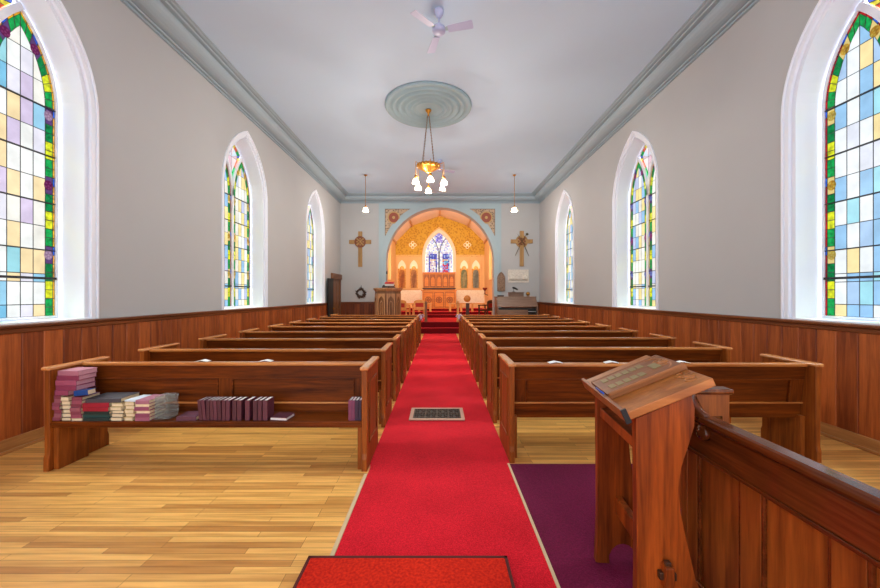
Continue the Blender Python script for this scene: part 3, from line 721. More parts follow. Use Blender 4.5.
pn = thing('pen', 'blue pen lying along the lower lip of the lectern', 'pen'); pn.matrix_basis = FBW @ Matrix.Translation((-.011, -.055, .063))
m = MB(); m.tube([(0,-.05,0),(0,.05,0)], .0045, 8); m.build('barrel', PENB, pn)
m = MB(); m.tube([(0,.05,0),(0,.068,0)], [.0045,.001], 8); m.build('tip', BLACK, pn)

# ------------------------------------------------------------------ choir desk front at the right edge
cd = thing('choir_desk', 'dark oak panelled desk front with rounded rail running along the right edge', 'desk', (1.18, 1.765, .0115))
FD = frame((0, 0, 0), (0,1,0), (0,0,1), (1,0,0))
m = MB(); m.poly([[(-2.5,0),(0,0),(0,.97),(-.02,.95),(-.045,.905),(-.075,.87),(-.12,.85),(-2.5,.85)]], .02, .045, FD); m.build('panel_board', DESK, cd)
m = MB(); m.poly([[(-2.5,.72),(-.03,.72),(-.05,.855),(-.10,.85),(-2.5,.85)]], .0, .02, FD); m.poly([[(-2.5,0),(-.0,0),(-.0,.12),(-2.5,.12)]], .0, .02, FD); m.build('frieze', DESKR, cd, bevel=.004)
m = MB()
for k in range(7):
    y = -.015-k*.33; m.poly([[(y-.09,.12),(y,.12),(y,.72),(y-.09,.72)]], .004, .02, FD)
m.build('stiles', DESK, cd, bevel=.004)
m = MB()
for k in range(6):
    y = -.105-k*.33
    for u0, u1, v0, v1 in ((y-.012,y,.13,.71),(y-.24,y-.228,.13,.71),(y-.24,y,.698,.712)): m.poly([[(u0,v0),(u1,v0),(u1,v1),(u0,v1)]], .006, .02, FD)
m.poly([[(-2.5,.708),(-.03,.708),(-.03,.724),(-2.5,.724)]], -.008, .0, FD)
m.build('panel_moulding', DESKR, cd, bevel=.003)
m = MB(); m.box(-.02, .06, -2.5, -.14, .855, .895)
o = m.build('top_rail', DESKR, cd, bevel=.015)
m = MB(); pts = [(.02,-.15,.878),(.02,-.11,.886),(.02,-.085,.90),(.02,-.055,.935),(.02,-.038,.975),(.02,-.03,.99)]
m.tube(pts, .024, 10); m.build('swept_arm', DESKR, cd)
m = MB(); m.lathe((-.012, -.165, .825), [(.0,-.024),(.012,-.023),(.014,-.014),(.028,-.012),(.033,-.004),(.033,.012)], 18, axis='x'); m.build('round_boss', DESKR, cd)
m = MB(); m.box(0, .205, -.045, 0, 0, .965); e = m.build('end_panel', DESK, cd, bevel=.004)
m = MB(); m.box(.04, .165, -.052, -.045, .3, .31); m.box(.04, .165, -.052, -.045, .85, .86); m.box(.04, .05, -.052, -.045, .3, .86); m.box(.155, .165, -.052, -.045, .3, .86); m.build('panel_moulding', DESKR, e)
m = MB(); m.box(-.012, .218, -.06, .012, .964, .99); m.build('end_cap', DESKR, cd, bevel=.01)
m = MB(); m.obox((.14, -1.27, .78), (.22, 2.44, .02), Matrix.Rotation(.2, 3, 'Y')); m.build('book_shelf', DESK, cd)

# ------------------------------------------------------------------ ceiling: medallion, fans, chandelier, pendants
MX, MY = -.245, 7.58
MEDB = paint('medallion_blue', (160, 186, 196), .6, .02)
pf = [(.906,0),(.906,.02),(.885,.035),(.85,.035),(.84,.02),(.775,.018),(.765,.04),(.74,.05),(.715,.04),(.705,.02),(.66,.02),(.65,.045),(.62,.06),(.59,.045),(.58,.025),(.52,.025),(.51,.045),(.485,.055),(.46,.045),(.45,.03),(.40,.03),(.395,.05),(.37,.06),(.35,.05),(.345,.035),(.31,.035),(.30,.05),(.28,.055),(.26,.04),(.20,.04),(.10,.045),(0,.05)]
m = MB(); m.lathe((MX, MY, HC), [(r, -h*1.5) for r, h in pf], 64)
tag(m.build('ceiling_medallion', MEDB), 'round pale blue plaster medallion with concentric rings on the ceiling', 'medallion')
def fan(x, y, label, a0):
    t = thing('ceiling_fan', label, 'ceiling fan', (x, y, HC), 0, 'white ceiling fans')
    m = MB(); m.lathe((0,0,0), [(.062,0),(.066,-.02),(.058,-.06),(.03,-.105),(.016,-.115)], 20); m.build('canopy', FANW, t)
    m = MB(); m.lathe((0,0,0), [(.013,-.10),(.013,-.24)], 10); m.build('rod', FANW, t)
    m = MB(); m.lathe((0,0,0), [(.02,-.21),(.05,-.225),(.088,-.245),(.095,-.27),(.09,-.30),(.06,-.325),(.0,-.33)], 24); m.build('motor', FANW, t)
    for k in range(3):
        a = a0 + k*2*PI/3; R = Matrix.Rotation(a, 4, 'Z') @ Matrix.Rotation(-.20, 4, 'X')
        m = MB(Matrix.Translation((0,0,-.285)) @ R)
        m.poly([[(.13,-.05),(.46,-.064),(.478,-.054),(.478,.054),(.46,.064),(.13,.05)]], -.003, .003); bl = m.build('blade', FANW, t)
        m = MB(Matrix.Translation((0,0,-.275)) @ R); m.poly([[(.07,-.018),(.14,-.035),(.21,-.03),(.235,0),(.21,.03),(.14,.035),(.07,.018)]], -.004, .003); m.build('blade_iron', BLUE, bl)
fan(-.015, 5.02, 'white three bladed fan on the ceiling nearest the camera', math.radians(-15))
fan(.0, 10.6, 'small white fan on the far ceiling, seen beyond the chandelier', math.radians(25))

ch = thing('chandelier', 'brass bowl chandelier on chains below the blue medallion', 'chandelier', (MX, MY, HC-.078))
m = MB(); m.lathe((0,0,0), [(.065,0),(.06,-.02),(.035,-.05),(.02,-.08),(.02,-.12),(.0,-.125)], 18); m.build('ceiling_hook', BRASS, ch)
ZB = 4.12-(HC-.078)
for k in range(4):
    a = PI/4+k*PI/2; p0 = Vector((.02*math.cos(a), .02*math.sin(a), -.10)); p1 = Vector((.17*math.cos(a), .17*math.sin(a), ZB+.10)); L = (p1-p0).length; nn = int(L/.030)
    m = MB()
    for i in range(nn):
        c = p0.lerp(p1, (i+.5)/nn); e = Vector((1,0,0)) if i % 2 else Vector((0,1,0)); d = (p1-p0).normalized()
        m.tube([c + d*.019*math.cos(t*PI/4) + e*.009*math.sin(t*PI/4) for t in range(8)], .0032, 4, closed=True)
    m.build('chain', paint('chain_brass', (150, 116, 84), .4, .05, 8, 0, .6) if k == 0 else bpy.data.materials['chain_brass'], ch)
m = MB(); m.lathe((0,0,ZB), [(0,.10),(.05,.095),(.12,.085),(.17,.075),(.225,.07),(.235,.055),(.22,.04),(.235,.025),(.215,.005),(.17,-.02),(.12,-.05),(.07,-.065),(.05,-.09),(.03,-.10),(.0,-.11)], 36)
for k in range(18):
    a = 2*PI*k/18; m.lathe((.232*math.cos(a), .232*math.sin(a), ZB+.045), [(0,-.03),(.02,-.015),(.022,.01),(.012,.03),(0,.035)], 8)
m.build('brass_bowl', BRASS, ch)
def bell(m, c, s=1):
    s *= .88
    m.lathe(c, [(.022*s,0),(.03*s,-.012*s),(.05*s,-.03*s),(.068*s,-.065*s),(.076*s,-.10*s),(.086*s,-.125*s),(.082*s,-.125*s),(.07*s,-.10*s),(.06*s,-.06*s),(.0,-.03*s)], 20)
lights = []
lp = [(-.25,-.26,.0),(-.225,.16,.0),(.055,-.40,.0),(-.01,.40,.0),(.325,-.20,.0),(.30,.22,.0)]
for k, (dx, dy, dz) in enumerate(lp):
    zt = 3.83-(HC-.078); lit = k < 5
    m = MB(); nrm = Vector((dx, dy, 0)).normalized()
    m.tube([nrm*.21+Vector((0,0,ZB+.03)), Vector((dx, dy, ZB+.045)), Vector((dx, dy, ZB+.02)), Vector((dx, dy, zt+.05))], .006, 6); ar = m.build('lamp_arm', BRASS, ch)
    m = MB(); m.lathe((dx, dy, zt), [(.012,.06),(.024,.05),(.03,.02),(.026,-.005)], 12); m.build('socket', BRASS, ar)
    m = MB(); bell(m, (dx, dy, zt)); m.build('lamp_shade', SHADE if lit else SHADEO, ar)
    if lit: lights.append((MX+dx, MY+dy, 3.83-.16))
for s in (-1, 1):
    t = thing('pendant_lamp', 'brass pendant lamp with white bell shade hanging before the %s cross' % ('left' if s < 0 else 'right'), 'pendant lamp', (s*2.46, 11.9, HC), 0, 'pendant lamps')
    m = MB(); m.lathe((0,0,0), [(.055,0),(.05,-.02),(.02,-.045),(.0,-.05)], 16); m.build('canopy', BRASS, t)
    m = MB(); m.tube([(0,0,-.04),(0,0,-1.02)], .008, 8); m.build('cord', BRASS, t)
    m = MB(); m.lathe((0,0,-1.0), [(.015,.0),(.028,-.02),(.032,-.06),(.026,-.08)], 12); m.build('socket', BRASS, t)
    m = MB(); bell(m, (0,0,-1.06), 1.35); m.build('lamp_shade', SHADE, t)
    lights.append((s*2.46, 11.9, HC-1.28))

# ------------------------------------------------------------------ far wall things
def celtic(x, z, label, ring_open):
    t = thing('wheel_cross', label, 'cross', (x, D-.016 if abs(x) < 2.46 else D, z), 0, 'crosses on the far wall')
    F = frame((0,0,0), (1,0,0), (0,0,1), (0,-1,0))
    cross = [(-.08,-1.0),(.08,-1.0),(.08,-.08),(.44,-.08),(.44,.08),(.08,.08),(.08,.42),(-.08,.42),(-.08,.08),(-.44,.08),(-.44,-.08),(-.08,-.08)]
    m = MB(); m.poly([cross], .05, 0, F); m.build('cross_body', CROSSW, t, bevel=.006)
    cir = lambda r: [(r*math.cos(k*PI/16), r*math.sin(k*PI/16)) for k in range(32)]
    m = MB(); m.poly([cir(.25), cir(.17)] if ring_open else [cir(.23)], .06 if not ring_open else .04, 0, F); m.build('ring', CROSSD if not ring_open else CROSSW, t, bevel=.006)
    m = MB()
    for k in range(8):
        a = k*PI/4; m.lathe((.12*math.cos(a), -.06, .12*math.sin(a)), [(0,-.015),(.03,-.005),(.035,.005)], 8, axis='y')
    m.lathe((0, -.065, 0), [(0,-.02),(.04,-.01),(.05,.01)], 12, axis='y')
    for k in range(4):
        a = PI/4+k*PI/2; m.poly([[(.05*math.cos(a-.6),.05*math.sin(a-.6)),(.2*math.cos(a-.15),.2*math.sin(a-.15)),(.2*math.cos(a+.15),.2*math.sin(a+.15)),(.05*math.cos(a+.6),.05*math.sin(a+.6))]], .07, .05, F)
    m.build('carved_boss', CROSSW if not ring_open else CROSSD, t)
    return t
celtic(-3.2, 3.58, 'wooden wheel cross with reddish disc on the left far wall', False)
rc = celtic(3.28, 3.60, 'wooden wheel cross with palm leaves tucked in on the right far wall', True)
PALM = paint('dry_palm', (96, 84, 52), .8)
pl = thing('palm_leaf', 'dry palm fronds tucked behind the right wheel cross', 'palm leaf', (3.28, D-.075, 3.60))
m = MB()
for q in (-1, 1): m.tube([(q*.27,-.004,-.58),(q*.12,-.012,-.25),(q*-.02,-.016,.05),(q*-.2,-.012,.30)], [.008,.014,.014,.004], 6)
m.lathe((.2, -.02, .28), [(0,-.05),(.05,-.02),(.06,.01),(.03,.04),(0,.05)], 8); m.build('fronds', PALM, pl)
WREA = paint('dry_brown_leaves', (82, 62, 52), .8, .3, 20)
wr = thing('wreath', 'dark dried leaf wreath hanging on the far wall left of the pulpit', 'wreath', (-3.18, D-.03, 1.53))
m = MB(); random.seed(3)
for k in range(70):
    a = random.uniform(0, 2*PI); r = random.uniform(.11, .21); q = a+random.uniform(-1, 1); c = Vector((r*math.cos(a), random.uniform(-.05, .0), r*math.sin(a))); e = Vector((math.cos(q), random.uniform(-.4,.4), math.sin(q)))*.05; f = Vector((-e.z, .02, e.x))*.4
    m.raw([c-e, c+f, c+e, c-f, c+Vector((0,-.02,0))], [(0,1,4),(1,2,4),(2,3,4),(3,0,4),(0,3,2,1)])
m.build('leaves', WREA, wr)
m = MB(); m.tube([(.15*math.cos(k*PI/10), -.015, .15*math.sin(k*PI/10)) for k in range(20)], .03, 7, closed=True); m.tube([(0,0,.16),(0.02,.01,.3)], .012, 6); m.build('vine_ring', WREA, wr)
F0 = frame((0,0,0), (1,0,0), (0,0,1), (0,-1,0))
t = thing('bronze_plaque', 'brown pointed arch plaque mounted above the left end of the organ', 'plaque', (2.45, D-.016, 1.6))
m = MB(); m.poly([gothic(0, .16, 0, .5, 0, .32)], .03, 0, F0); m.build('plate', BRONZE, t, bevel=.006)
m = MB(); m.poly([gothic(0, .16, 0, .5, 0, .32), gothic(0, .135, .03, .5, 0, .27)], .042, .028, F0)
for k in range(6): m.poly([[(-.1,.08+k*.075),(.1,.08+k*.075),(.1,.095+k*.075),(-.1,.095+k*.075)]], .036, .028, F0)
m.build('raised_border', paint('bronze_relief', (132, 100, 78), .5), t)
t = thing('relief_plaque', 'pale stone relief plaque on the far wall below the right cross', 'plaque', (3.14, D, 1.95))
m = MB(); m.poly([[(-.415,0),(.415,0),(.415,.52),(-.415,.52)]], .03, 0, F0); m.build('slab', STONE, t, bevel=.006)
m = MB(); random.seed(12)
for k in range(13):
    x = -.34+k*.057; h = random.uniform(.2, .3); m.lathe((x, -.03, .08), [(.03,0),(.034,.1),(.022,h-.06),(.012,h-.05),(.02,h-.02),(.014,h+.01),(0,h+.02)], 8)
m.poly([[(-.415,0),(.415,0),(.415,.52),(-.415,.52)],[(-.39,.025),(.39,.025),(.39,.495),(-.39,.495)]], .045, .03, F0)
m.build('relief_figures', STONE, t)
# spandrel decoration
RND = paint('russet_roundel', (156, 84, 66), .7); RND2 = paint('straw_roundel', (196, 160, 104), .7)
for s in (-1, 1):
    t = thing('spandrel_panel', 'patterned tan corner panel with red roundel, %s shoulder of the blue arch' % ('left' if s < 0 else 'right'), 'panel', (0, D-.016, 0), 0, 'arch corner panels')
    r2 = 2.42; a0 = math.acos(2.2/r2); a1 = math.asin((4.9-AZ)/r2)
    arc = [(s*r2*math.cos(a0+(a1-a0)*k/14), AZ+r2*math.sin(a0+(a1-a0)*k/14)) for k in range(15)]
    m = MB(); m.poly([[(s*2.2, 4.9)] + arc], .006, 0, F0); m.build('field', TANP, t)
    cir = lambda r: [(s*1.86+r*math.cos(k*PI/12), 4.56+r*math.sin(k*PI/12)) for k in range(24)]
    m = MB(); m.poly([cir(.25), cir(.2)], .012, .006, F0); m.poly([cir(.06)], .013, .006, F0); m.build('roundel_ring', RND2, t)
    m = MB(); m.poly([cir(.2)], .009, .006, F0)
    for k in range(6):
        a = k*PI/3; m.poly([[(s*1.86+.12*math.cos(a)+.05*math.cos(j*PI/5), 4.56+.12*math.sin(a)+.05*math.sin(j*PI/5)) for j in range(10)]], .014, .006, F0)
    m.build('roundel', RND, t)
    m = MB(); m.poly([[(s*2.21,4.91),(s*2.19,4.91),(s*2.19,3.83),(s*2.21,3.83)]], .01, 0, F0)
    m.poly([[(s*2.21,4.91),(s*1.2,4.91),(s*1.2,4.89),(s*2.21,4.89)]], .01, 0, F0); m.build('border', paint('spandrel_border', (120, 100, 88), .7), t)

# pulpit
pu = thing('pulpit', 'octagonal carved oak pulpit left of the chancel steps', 'pulpit', (-1.88, 13.0, 0), .38)
def octo(r, z0, z1, m):
    m.lathe((0,0,0), [(r, z0), (r, z1)], 8, smooth=False)
RO = Matrix.Rotation(PI/8, 4, 'Z')
m = MB(RO); octo(.46, .42, 1.58, m); m.build('pulpit_body', DOORW, pu, bevel=.004)  # darker than the tracery: shade of the recessed panels put into the colour
m = MB(RO); octo(.52, 0, .1, m); octo(.50, .1, .42, m); m.build('pulpit_base', PULP, pu, bevel=.008)
m = MB(RO); m.lathe((0,0,0), [(.46,1.58),(.50,1.62),(.51,1.64),(.53,1.65),(.53,1.70),(.0,1.70)], 8, smooth=False); m.build('pulpit_cap', PULP, pu, bevel=.004)
for k in range(8):
    a = k*PI/4; M = Matrix.Rotation(a, 4, 'Z') @ frame((0, -.46*math.cos(PI/8), 0), (1,0,0), (0,0,1), (0,-1,0))
    m = MB(M); w = .15
    m.poly([[(-w,.5),(w,.5),(w,1.5),(-w,1.5)], gothic(0, .115, .56, 1.2, 0, .26)], .022, 0)
    m.poly([gothic(0, .055, .62, 1.15, 0, .12), gothic(0, .04, .64, 1.15, 0, .09)], .016, 0)
    m.build('tracery_panel', PULP, pu)
t = thing('book_rest', 'black book rest on top of the pulpit', 'book rest', (-1.83, 12.85, 1.7))
m = MB(); m.box(-.22, .22, -.13, .13, 0, .03); m.build('base', BLACK, t, bevel=.004)
m = MB(); m.obox((0, .0, .075), (.44, .25, .02), Matrix.Rotation(.25, 3, 'X')); m.box(-.02, .02, -.02, .02, .03, .07); m.build('tilted_board', BLACK, t)
t = thing('bible', 'large closed white book with red ribbon on the pulpit rest', 'book', (-1.80, 12.85, 1.795), 0); t.rotation_euler = (.25, 0, 0)
m = MB(); m.box(-.16, .16, -.11, .11, 0, .006); m.box(-.16, .16, -.11, .11, .07, .078); m.build('cover', cover((226,210,190)), t)
m = MB(); m.box(-.15, .15, -.105, .105, .006, .07); m.build('pages', PAGEW, t)
m = MB(); m.box(-.155, .155, -.113, .112, .0785, .105); m.build('red_cover', cover((190,40,40)), t)
t = thing('microphone', 'slim dark gooseneck microphone rising from the pulpit top', 'microphone', (-1.93, 13.1, 1.7))
m = MB(); m.lathe((0,0,0), [(.05,0),(.05,.02),(.01,.03)], 14); m.build('base', BLACK, t)
m = MB(); m.tube([(0,0,.02),(0,0,.4),(0,-.01,.5)], .012, 8); m.build('neck', BRASS, t)
m = MB(); m.lathe((0,-.01,.5), [(.012,0),(.026,.03),(.026,.10),(.0,.13)], 12); m.build('head', BLACK, t)

# organ console
og = thing('organ', 'brown organ console with sloping lid at the right front corner', 'organ', (2.76, 12.75, 0))
FS = lambda x: frame((x, 0, 0), (0,1,0), (0,0,1), (1,0,0))
m = MB()
for x in (-.72, .68): m.poly([[(0,0),(.75,0),(.75,1.38),(.32,1.38),(.02,1.02),(0,.98)]], 0, .04, FS(x))
m.build('side_panel', ORG, og, bevel=.005)
m = MB(); m.obox((0, .165, 1.205), (1.36, .46, .03), Matrix.Rotation(math.atan2(.36, .30), 3, 'X')); m.build('sloping_lid', ORG, og, bevel=.004)
m = MB(); m.box(-.74, .74, .30, .77, 1.36, 1.395); m.build('top_board', ORG, og, bevel=.005)
m = MB(); m.box(-.68, .68, .14, .74, .1, .97); m.build('case_back', BLACK, og)  # solid black, the dark of the keyboard recess put into the colour
m = MB(); m.box(-.68, .68, .05, .16, .82, .86); m.build('keyboard', BLACK, og)
m = MB(); m.box(-.68, .36, .005, .04, .05, .925); m.build('lower_panel', ORG, og, bevel=.005)
m = MB()
for k in range(28): m.box(-.66+k*.047, -.66+k*.047+.043, .06, .13, .86, .868)
m.build('keys', LEAF, og)
t = thing('music_box', 'brown wooden music stand box on top of the organ', 'box', (2.80, 13.15, 1.395))
m = MB(); m.box(-.26, .26, 0, .25, 0, .14); m.build('case', ORG, t, bevel=.006)
m = MB(); m.box(-.28, .28, -.02, .27, .14, .16); m.build('lid', ORG, t, bevel=.004)
t = thing('desk_lamp', 'small dark angled lamp on the box above the organ', 'lamp', (2.72, 13.27, 1.555))
m = MB(); m.lathe((0,0,0), [(.06,0),(.06,.015),(.01,.025)], 14); m.build('base', BLACK, t)
m = MB(); m.tube([(0,0,.02),(0,0,.12),(.03,-.02,.15)], .009, 8); m.build('stem', BLACK, t)
m = MB(); m.tube([(-.05,-.02,.17),(.03,-.02,.15),(.14,-.02,.09)], [.03,.035,.03], 10); m.build('lamp_shade', BLACK, t)
t = thing('mantel_clock', 'small round brown dial standing at the right end of the organ top', 'clock', (3.24, 13.25, 1.395))
m = MB(); m.lathe((0,0,.10), [(.075,-.02),(.08,0),(.075,.02)], 20, axis='y'); m.box(-.05, .05, -.03, .03, 0, .03); m.build('case', BRONZE, t)
m = MB(); m.lathe((0,-.021,.10), [(.06,0),(.06,-.002)], 20, axis='y'); m.build('dial', BRASS, t)
t = thing('hymn_stack', 'low dark stack of music books at the left end of the organ top', 'book', (2.22, 13.2, 1.395))
m = MB(); m.box(-.11, .11, -.08, .08, 0, .05); m.build('cover', DARKW, t, bevel=.004)

# ------------------------------------------------------------------ chancel
BX, BY = 2.44, 19.8
CL, KX, KZ, RZ = 4.34, 1.54, 5.25, 5.80
m = MB(); m.box(-BX-.1, BX+.1, D+.4, BY+.1, -.12, 0); struct(m.build('floor_chancel', REDC))
for s, nm in ((-1, 'wall_chancel_left'), (1, 'wall_chancel_right')):
    Fs = frame((s*BX, 0, 0), (0,1,0), (0,0,1), (-s,0,0))
    m = MB(); m.poly([[(D+.4,0),(BY+.1,0),(BY+.1,CL+.02),(D+.4,CL+.02)], gothic(17.4, .3, 2.2, 3.3)], 0, -.2, Fs); struct(m.build(nm, PEACH))
    wd_ = sroot('window_%d' % (7 if s < 0 else 8))
    m = MB(); m.poly([gothic(17.4, .3, 2.2, 3.3)], -.14, -.15, Fs); m.build('glass', glass('chancel_side_glass_%d' % s, (255, 238, 196), 1.3), wd_)
    m = MB(); m.poly([gothic(17.4, .34, 2.16, 3.3), gothic(17.4, .3, 2.2, 3.3)], .03, 0, Fs); m.build('casing', PEACH, wd_)
FBk = frame((0, BY, 0), (1,0,0), (0,0,1), (0,-1,0))
WX = -.05
m = MB(); m.poly([[(-BX,0),(BX,0),(BX,CL),(KX,KZ),(0,RZ),(-KX,KZ),(-BX,CL)], gothic(WX, .76, 2.66, 3.58)], 0, -.2, FBk); struct(m.build('wall_chancel_back', PEACH))
m = MB(); m.poly([[(-BX,3.62),(WX-.93,3.62)] + [(u, v) for u, v in reversed(gothic(WX, .93, 3.58, 3.58)[3:-1])] + [(WX+.93,3.62),(BX,3.62),(BX,CL),(KX,KZ),(0,RZ),(-KX,KZ),(-BX,CL)]], .012, 0, FBk)
struct(m.build('trim_10', MUST))
m = MB()
for x0, x1 in ((-BX, WX-.95), (WX+.95, BX)):
    m.poly([[(x0,3.56),(x1,3.56),(x1,3.66),(x0,3.66)]], .03, 0, FBk)
struct(m.build('trim_11', pattern('stencil_band', (178, 126, 70), (232, 190, 120), 20, .45), bevel=.005))
m = MB()
for x0, x1 in ((-BX, -.98), (.9, BX)): m.poly([[(x0,1.0),(x1,1.0),(x1,1.72),(x0,1.72)]], .012, 0, FBk)
struct(m.build('trim_12', CREAMP))
sec = [(-BX,CL),(-KX,KZ),(0,RZ),(KX,KZ),(BX,CL)]
m = MB()
for (xa, za), (xb, zb) in zip(sec[:-1], sec[1:]):
    m.raw([(xa,D+.4,za),(xb,D+.4,zb),(xb,BY+.1,zb),(xa,BY+.1,za),(xa*1.04,D+.4,za+.1),(xb*1.04,D+.4,zb+.1),(xb*1.04,BY+.1,zb+.1),(xa*1.04,BY+.1,za+.1)], [(0,1,2,3),(4,7,6,5),(0,4,5,1),(2,6,7,3)])
struct(m.build('ceiling_chancel', PINKC))
m = MB()
for x, z in sec: m.obox((x*.985, (D+BY)/2+.25, z-.03), (.07, BY-D-.5, .09), Matrix.Identity(3))
struct(m.build('trim_13', paint('ceiling_rib', (214, 170, 128), .6), bevel=.01))
# steps
for nm, bx in (('floor_step', (-1.15, 1.15, 13.5, 13.9, 0, .2)), ('floor_platform', (-2.14, 2.14, 13.9, D+.42, 0, .40)), ('floor_choir', (-BX, BX, D+.42, BY, 0, .40)),
               ('floor_sanctuary_step', (-BX, BX, 16.7, 17.0, .40, .53)), ('floor_sanctuary', (-BX, BX, 17.0, BY, .40, .65)), ('floor_altar_step', (-BX, BX, 18.2, BY, .65, .75))):
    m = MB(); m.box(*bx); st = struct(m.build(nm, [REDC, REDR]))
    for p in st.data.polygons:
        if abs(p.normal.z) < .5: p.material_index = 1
# east window
r = sroot('window_9')
m = MB(); m.poly([gothic(WX, .76, 2.62, 3.58, -.17), gothic(WX, .76, 2.66, 3.58)], .05, 0, FBk)
m.build('casing', PINKC, r, bevel=.008)
mats = []; g = MB(); random.seed(31)
cell = .076; outer = gothic(WX, .755, 2.66, 3.58, .01)
ecache = {}
def emat(c):
    if c not in ecache: ecache[c] = glass('chancel_glass_%d' % len(ecache), c, 1.05)
    return ecache[c]
def ecol(u, v):
    du = u-WX
    for s in (-1, 1):
        q = du-s*.36; ap = 3.62-.0
        if abs(q) < .21 and v < 3.75:
            if v > 3.45 or abs(q) > .16: return random.choice([(60,70,170), (90,100,200), (70,60,150), (150,170,220)])
            if v > 3.32: return random.choice([(236,200,160), (226,180,130)])
            if s > 0 and v < 3.12: return random.choice([(200,40,60), (190,60,110), (120,150,220), (210,50,60)])
            if s > 0: return random.choice([(90,150,200), (150,190,220), (200,60,80)])
            return random.choice([(226,214,214), (214,190,190), (150,130,190), (240,236,232)])
    if abs(du) < .06 and v < 3.7: return random.choice([(90,70,120), (150,150,180), (60,90,110)])
    if v > 4.3 and abs(du) < .22: return random.choice([(110,100,200), (150,140,214), (200,190,230)])
    return random.choice([(244,240,240), (232,228,240), (214,220,240), (242,236,220), (170,180,230), (190,170,214), (236,240,244), (244,242,240)])
nx = int(1.6/cell)
for i in range(nx):
    for j in range(34):
        x0 = WX-.8+i*cell; z0 = 2.66+j*cell
        p = clip([(x0+.004,z0+.004),(x0+cell-.004,z0+.004),(x0+cell-.004,z0+cell-.004),(x0+.004,z0+cell-.004)], outer)
        if len(p) < 3: continue
        c = ecol(x0+cell/2, z0+cell/2); mt_ = emat(c)
        if mt_ not in mats: mats.append(mt_)
        g.raw([FBk @ Vector((u, v, -.08)) for u, v in p], [tuple(range(len(p)))], mats.index(mt_))
g.build('glass', mats, r)
m = MB(); m.poly([outer], -.085, -.09, FBk)
A2 = .76; rho2 = 1.52
m.poly([[(WX-.02,2.66),(WX+.02,2.66),(WX+.02,3.58),(WX-.02,3.58)]], -.06, -.085, FBk)
for s in (-1, 1):
    tE = math.acos(.75); pts = []
    for rr in (rho2+.018, rho2-.018):
        seg = [(WX+s*(2*A2-rr*math.cos(tE*k/12)), 3.58+rr*math.sin(tE*k/12)) for k in range(13)]
        pts += seg if rr > rho2 else seg[::-1]
    m.poly([pts], -.06, -.085, FBk)
m.build('leading', LEAD, r)
# saints
SKIN = paint('painted_skin', (206, 160, 120), .7)
robes = [((176,112,56), (150,84,44)), ((170,120,76), (140,92,60)), ((112,120,88), (150,140,100)), ((128,128,116), (104,110,104))]
NICHE = paint('niche_white', (255, 248, 226), .7); GOLDBG = pattern('gold_painted_ground', (196, 132, 56), (226, 168, 84), 18, .5)
for i, (xc, c) in enumerate(zip((-2.09, -1.44, 1.32, 1.97), robes)):
    nm = ['leftmost, far from the altar', 'left, beside the altar', 'right, beside the altar', 'rightmost, far from the altar'][i]
    t = thing('saint_painting', 'tall pointed painting of a robed figure, %s' % nm, 'painting', (xc, BY-.013, 1.78), 0, 'saint paintings')
    m = MB(); m.poly([[(-.29,0),(.29,0),(.29,1.72),(-.29,1.72)], gothic(0, .22, .04, 1.2, 0, .46)], .05, 0, F0); m.build('frame', PEACH, t, bevel=.006)
    m = MB(); m.poly([gothic(0, .22, .04, 1.2, 0, .46)], .012, 0, F0); m.build('ground', GOLDBG, t)
    m = MB(); m.poly([gothic(0, .22, 1.12, 1.2, 0, .46)], .016, .01, F0); m.build('niche_head', NICHE, t)
    m = MB(); m.poly([[(-.15,.06),(.15,.06),(.17,.5),(.16,.85),(.13,1.0),(.05,1.06),(-.05,1.06),(-.13,1.0),(-.16,.85),(-.17,.5)]], .024, .01, F0); m.build('robe', paint('robe_%d' % i, c[0], .7, .25, 10), t)
    m = MB(); m.poly([[(-.06,.08),(.03,.08),(.12,.6),(.10,.98),(.0,.9),(-.10,.6)]], .03, .02, F0); m.build('mantle', paint('mantle_%d' % i, c[1], .7, .25, 10), t)
    m = MB(); m.poly([[(.06*math.cos(k*PI/8), 1.13+.08*math.sin(k*PI/8)) for k in range(16)]], .034, .01, F0); m.build('head', SKIN, t)
    m = MB(); m.poly([[(.12*math.cos(k*PI/10), 1.14+.12*math.sin(k*PI/10)) for k in range(20)]], .02, .01, F0); m.build('halo', BRASS, t)
for s in (-1, 1):
    t = thing('quatrefoil_ornament', 'small white quatrefoil ornament on the mustard wall, %s of the window' % ('left' if s < 0 else 'right'), 'ornament', (s*1.5, BY-.013, 4.2), 0, 'quatrefoil ornaments')
    m = MB()
    for k in range(4):
        a = k*PI/2; m.poly([[(.12*math.cos(a)+.09*math.cos(j*PI/8), .12*math.sin(a)+.09*math.sin(j*PI/8)) for j in range(16)], [(.12*math.cos(a)+.06*math.cos(j*PI/8), .12*math.sin(a)+.06*math.sin(j*PI/8)) for j in range(16)]], .02, 0, F0)
    m.lathe((0,-.01,0), [(.04,.01),(.04,-.01),(0,-.02)], 12, axis='y')
    m.build('tracery', NICHE, t)
# altar and reredos
t = thing('reredos', 'carved golden oak screen panel beneath the bright chancel window', 'screen', (WX, BY-.012, .75))
m = MB(); m.box(-.86, .86, -.16, 0, 0, 1.88); m.build('screen_board', ALTW, t, bevel=.005)
m = MB(); m.box(-.90, .90, -.2, 0, 1.88, 1.94); m.build('cornice', ALTW, t, bevel=.008)
m = MB()
FR_ = frame((0,-.16,0), (1,0,0), (0,0,1), (0,-1,0))
for k in range(5):
    x = -.68+k*.34; m.poly([[(x-.15,1.12),(x+.15,1.12),(x+.15,1.82),(x-.15,1.82)], gothic(x, .11, 1.18, 1.5, 0, .24)], .03, 0, FR_)
m.build('carved_arcade', ALTD, t)
m = MB(); m.box(-.9, .9, -.28, -.16, 1.02, 1.08); m.build('gradine_shelf', DARKW, t, bevel=.004)
t = thing('altar', 'golden oak altar with carved round panels at the chancel end', 'altar', (WX, 18.55, .75))
